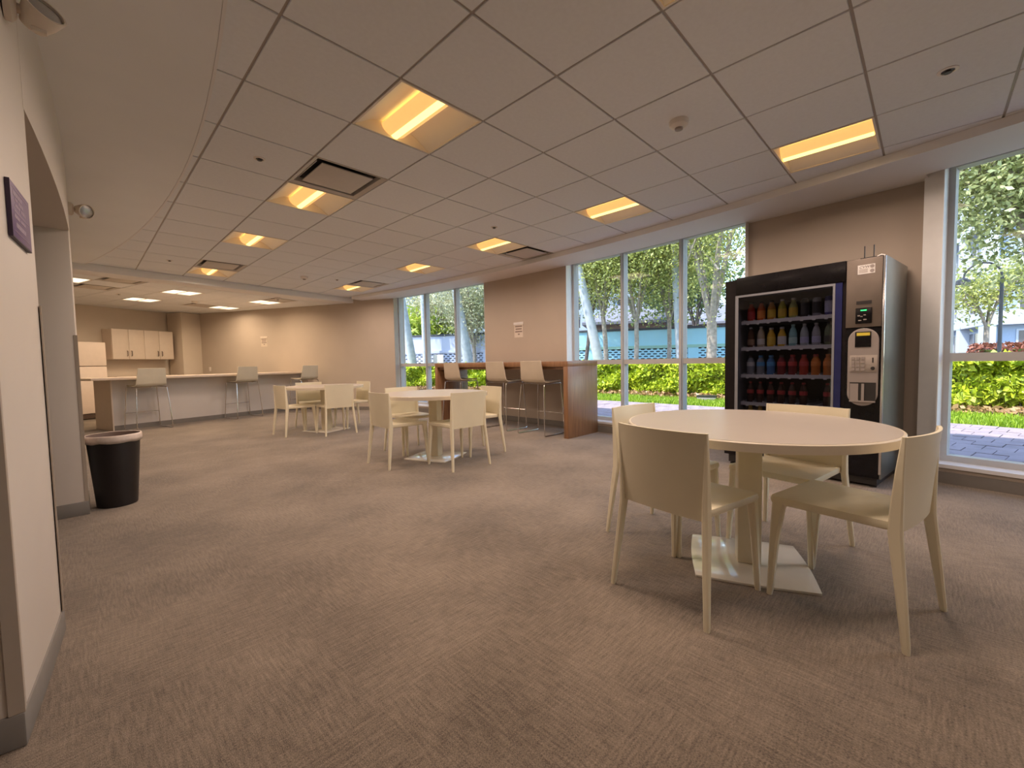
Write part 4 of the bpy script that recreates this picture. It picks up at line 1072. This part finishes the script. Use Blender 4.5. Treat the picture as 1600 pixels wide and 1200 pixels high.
def street_wall(P0, P1, ztop, zband, paint, cap, lab, seed):
    d = Vector((P1[0] - P0[0], P1[1] - P0[1])); L = d.length; a = math.atan2(d.y, d.x)
    t = empty('street_wall', (P0[0], P0[1], GZ), a); tag(t, lab, 'wall', kind='thing')
    box('upper_wall', paint, 0, L, 0, .2, zband + .12, ztop, t); box('plinth', paint, 0, L, 0, .2, 0, .55, t)
    box('coping', 'dark_cap', -.02, L + .02, -.05, .25, ztop, ztop + .09, t); box('moulding', cap, 0, L, -.05, 0.2, zband, zband + .12, t)
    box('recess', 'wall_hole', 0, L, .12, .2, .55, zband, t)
    bw, bh, gw = .25, .10, .155
    m = MB(); r = 0; z = .55
    while z < zband - .02:
        m.box(0, L, 0, .12, z, z + .055)                         # solid course
        z1 = z + .055
        x = 0 if r % 2 else .125
        while x < L:
            m.box(x, min(x + bw - gw, L), 0, .12, z1, min(z1 + .045, zband)); x += bw
        z = z1 + .045; r += 1
    tag(m.build('breeze_blocks', paint, t), 'white pierced block lattice', kind='stuff')
    k = 0; x = 1.6
    while x < L: box('pier', paint, x - .2, x + .2, -.03, .2, .5, zband, t); x += 4.2
street_wall((15.35, 12.2), (20.2, 2.2), 2.45, 1.66, 'street_wall_blue', 'green_cap', 'pale blue street wall with pierced blocks seen beside the vending machine', 1)
street_wall((9.4, 24.2), (15.25, 12.4), 2.55, 1.70, 'street_wall_lav', 'street_wall_lav', 'lavender white street wall with pierced blocks seen in the far left window', 2)
sg = empty('wall_board', (at(686, 21.3)[0], at(686, 21.3)[1], GZ), math.radians(116)); tag(sg, 'beige notice board standing before the white street wall', 'sign')
box('board', 'flag_sign', -.28, .28, -.02, .02, .3, 1.62, sg, .01); MB().tube([(-.2, 0, 0), (-.2, 0, .3)], .03, 6).tube([(.2, 0, 0), (.2, 0, .3)], .03, 6).build('post', 'post_dark', sg); box('print', 'ink_soft', -.15, .15, .021, .024, 1.1, 1.2, sg)
def house(u0, u1, D, lab, he, hr):
    x0, y0 = at(u0, D); x1, y1 = at(u1, D); d = Vector((x1 - x0, y1 - y0)); L = d.length; a = math.atan2(d.y, d.x)
    t = empty('house', (x0, y0, GZ), a); tag(t, lab, 'house', 'low houses beyond the street wall')
    dep = 8.; box('house_wall', 'house_brown', 0, L, 0, dep, 0, he, t)
    o = .7; MB().add([(-o, -o, he), (L + o, -o, he), (L + o, dep + o, he), (-o, dep + o, he), (L * .22, dep / 2, hr), (L * .78, dep / 2, hr), (-o, -o, he - .15), (L + o, -o, he - .15), (L + o, dep + o, he - .15), (-o, dep + o, he - .15)],
                     [(0, 1, 5, 4), (1, 2, 5), (2, 3, 4, 5), (3, 0, 4), (6, 7, 1, 0), (7, 8, 2, 1), (8, 9, 3, 2), (9, 6, 0, 3), (9, 8, 7, 6)]).build('roof', 'roof_grey', t)
    n = max(2, int(L / 3))
    for i in range(n):
        x = (i + .5) * L / n; w = box('house_window', 'condo_white', x - .8, x + .8, -.06, 0, he * .35, he * .85, t); box('window_pane', 'condo_glass', x - .7, x + .7, -.08, -.061, he * .38, he * .82, w)
house(930, 1040, 27., 'low brown house with grey hipped roof behind the blue wall, left of the mullion', 3.5, 5.0)
house(1062, 1150, 33., 'low brown house with grey hipped roof behind the blue wall, nearest the vending machine', 3.7, 5.5)
def condo(P, d1, L1, L2, floors, fh, lab):
    """corner P, facade one along d1 (L1), facade two along its right normal (L2); floor bands, low parapets, fins and windows"""
    a = math.atan2(d1[1], d1[0]); t = empty('condominium', (P[0], P[1], GZ), a); tag(t, lab, 'building', 'condominium blocks far outside')
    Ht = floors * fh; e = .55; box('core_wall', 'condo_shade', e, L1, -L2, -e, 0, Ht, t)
    for f in range(floors + 1):
        z = f * fh
        box('balcony_slab', 'condo_white', 0, L1, -L2, 0, z - .22, z + .12, t)
        if 0 < f < floors:
            box('parapet', 'condo_white', 0, L1, -.10, 0, z + .12, z + .62, t); box('parapet', 'condo_white', 0, .10, -L2, -.10, z + .12, z + .62, t)
    n1, n2 = int(L1 / 5), int(L2 / 5)
    for f in range(floors):
        z = f * fh
        for i in range(n1):
            x = 1.5 + i * 5; w = box('window', 'condo_white', x, x + 3.4, -e, -e + .06, z + .2, z + 2.6, t); box('window_pane', 'condo_glass', x + .1, x + 3.3, -e + .06, -e + .09, z + .3, z + 2.5, w)
            MB().box(x + 1.1, x + 1.18, -e + .09, -e + .12, z + .3, z + 2.5).box(x + 2.2, x + 2.28, -e + .09, -e + .12, z + .3, z + 2.5).build('glazing_bar', 'condo_white', w)
        for i in range(n2):
            y = -1.5 - i * 5; w = box('window', 'condo_white', e - .06, e, y - 3.4, y, z + .2, z + 2.6, t); box('window_pane', 'condo_glass', e - .09, e - .06, y - 3.3, y - .1, z + .3, z + 2.5, w)
            MB().box(e - .12, e - .09, y - 1.18, y - 1.1, z + .3, z + 2.5).box(e - .12, e - .09, y - 2.28, y - 2.2, z + .3, z + 2.5).build('glazing_bar', 'condo_white', w)
    for i in range(n1 + 1):
        x = .02 + i * 5; box('fin_wall', 'condo_white', x, x + .9, -e - .02, -.02, .1, Ht - .2, t)
    for i in range(1, n2 + 1):
        y = -i * 5; box('fin_wall', 'condo_white', .02, e + .02, y - .6, y + .3, .1, Ht - .2, t)
condo((38.5, -2.3), (.987, .16), 30, 25, 9, 3.1, 'white condominium with stacked balconies seen through the right window')
condo(at(585, 72), (.6, .8), 12, 60, 9, 3.1, 'white condominium with balcony bands seen through the far left window')
def lamp_post(u, D, h, lab, arm=0):
    x, y = at(u, D); t = empty('street_lamp', (x, y, GZ)); tag(t, lab, 'street lamp', 'street lamps outside')
    MB().tube([(0, 0, 0), (0, 0, h)], [.045, .035], 8).build('post', 'post_dark', t, smooth=True)
    if arm:
        MB().tube([(0, 0, h - .02)] + [(-.0, .35 - .35 * math.cos(PI * k / 8), h + .4 * math.sin(PI * k / 8)) for k in range(9)], .025, 6).build('arm', 'post_dark', t, smooth=True)
        MB().lathe([(.16, -.12), (.14, -.02), (.03, .05)], 10, (0, .7, h)).build('lamp_head', 'post_dark', t, smooth=True)
    else:
        MB().lathe([(.10, 0), (.20, .18), (.16, .36), (.03, .46)], 10, (0, 0, h)).build('lamp_head', 'condo_white', t, smooth=True)
lamp_post(1485, 20, 3.0, 'dark street lamp post near the left edge of the right window', 1)
lamp_post(1561, 17, 3.2, 'dark street lamp post with curved arm before the red hedge', 1)
rh = empty('red_hedge', (at(1585, 21)[0], at(1585, 21)[1], GZ)); tag(rh, 'low reddish brown hedge across the street', 'hedge')
rs = np.random.RandomState(77); nP = 9000; P = np.stack([rs.uniform(-1.0, 1.0, nP), rs.uniform(-4.5, 1.0, nP), rs.uniform(.2, 1.50, nP)], 1); V, Q = leaf_quads(P, .08, rs); tag(soup('foliage', V, Q, 'leaf_red', rh), kind='stuff')
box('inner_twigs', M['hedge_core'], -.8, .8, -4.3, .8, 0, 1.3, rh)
gb = empty('utility_box', (11.25, 4.05, -.035), .3); tag(gb, 'small grey utility box on the lawn at the foot of the hedge', 'utility box')
box('housing', 'grey_plastic', -.16, .16, -.22, .22, 0, .13, gb, .01); box('lid', 'dark_plastic', -.17, .17, -.23, .23, .13, .16, gb, .005)
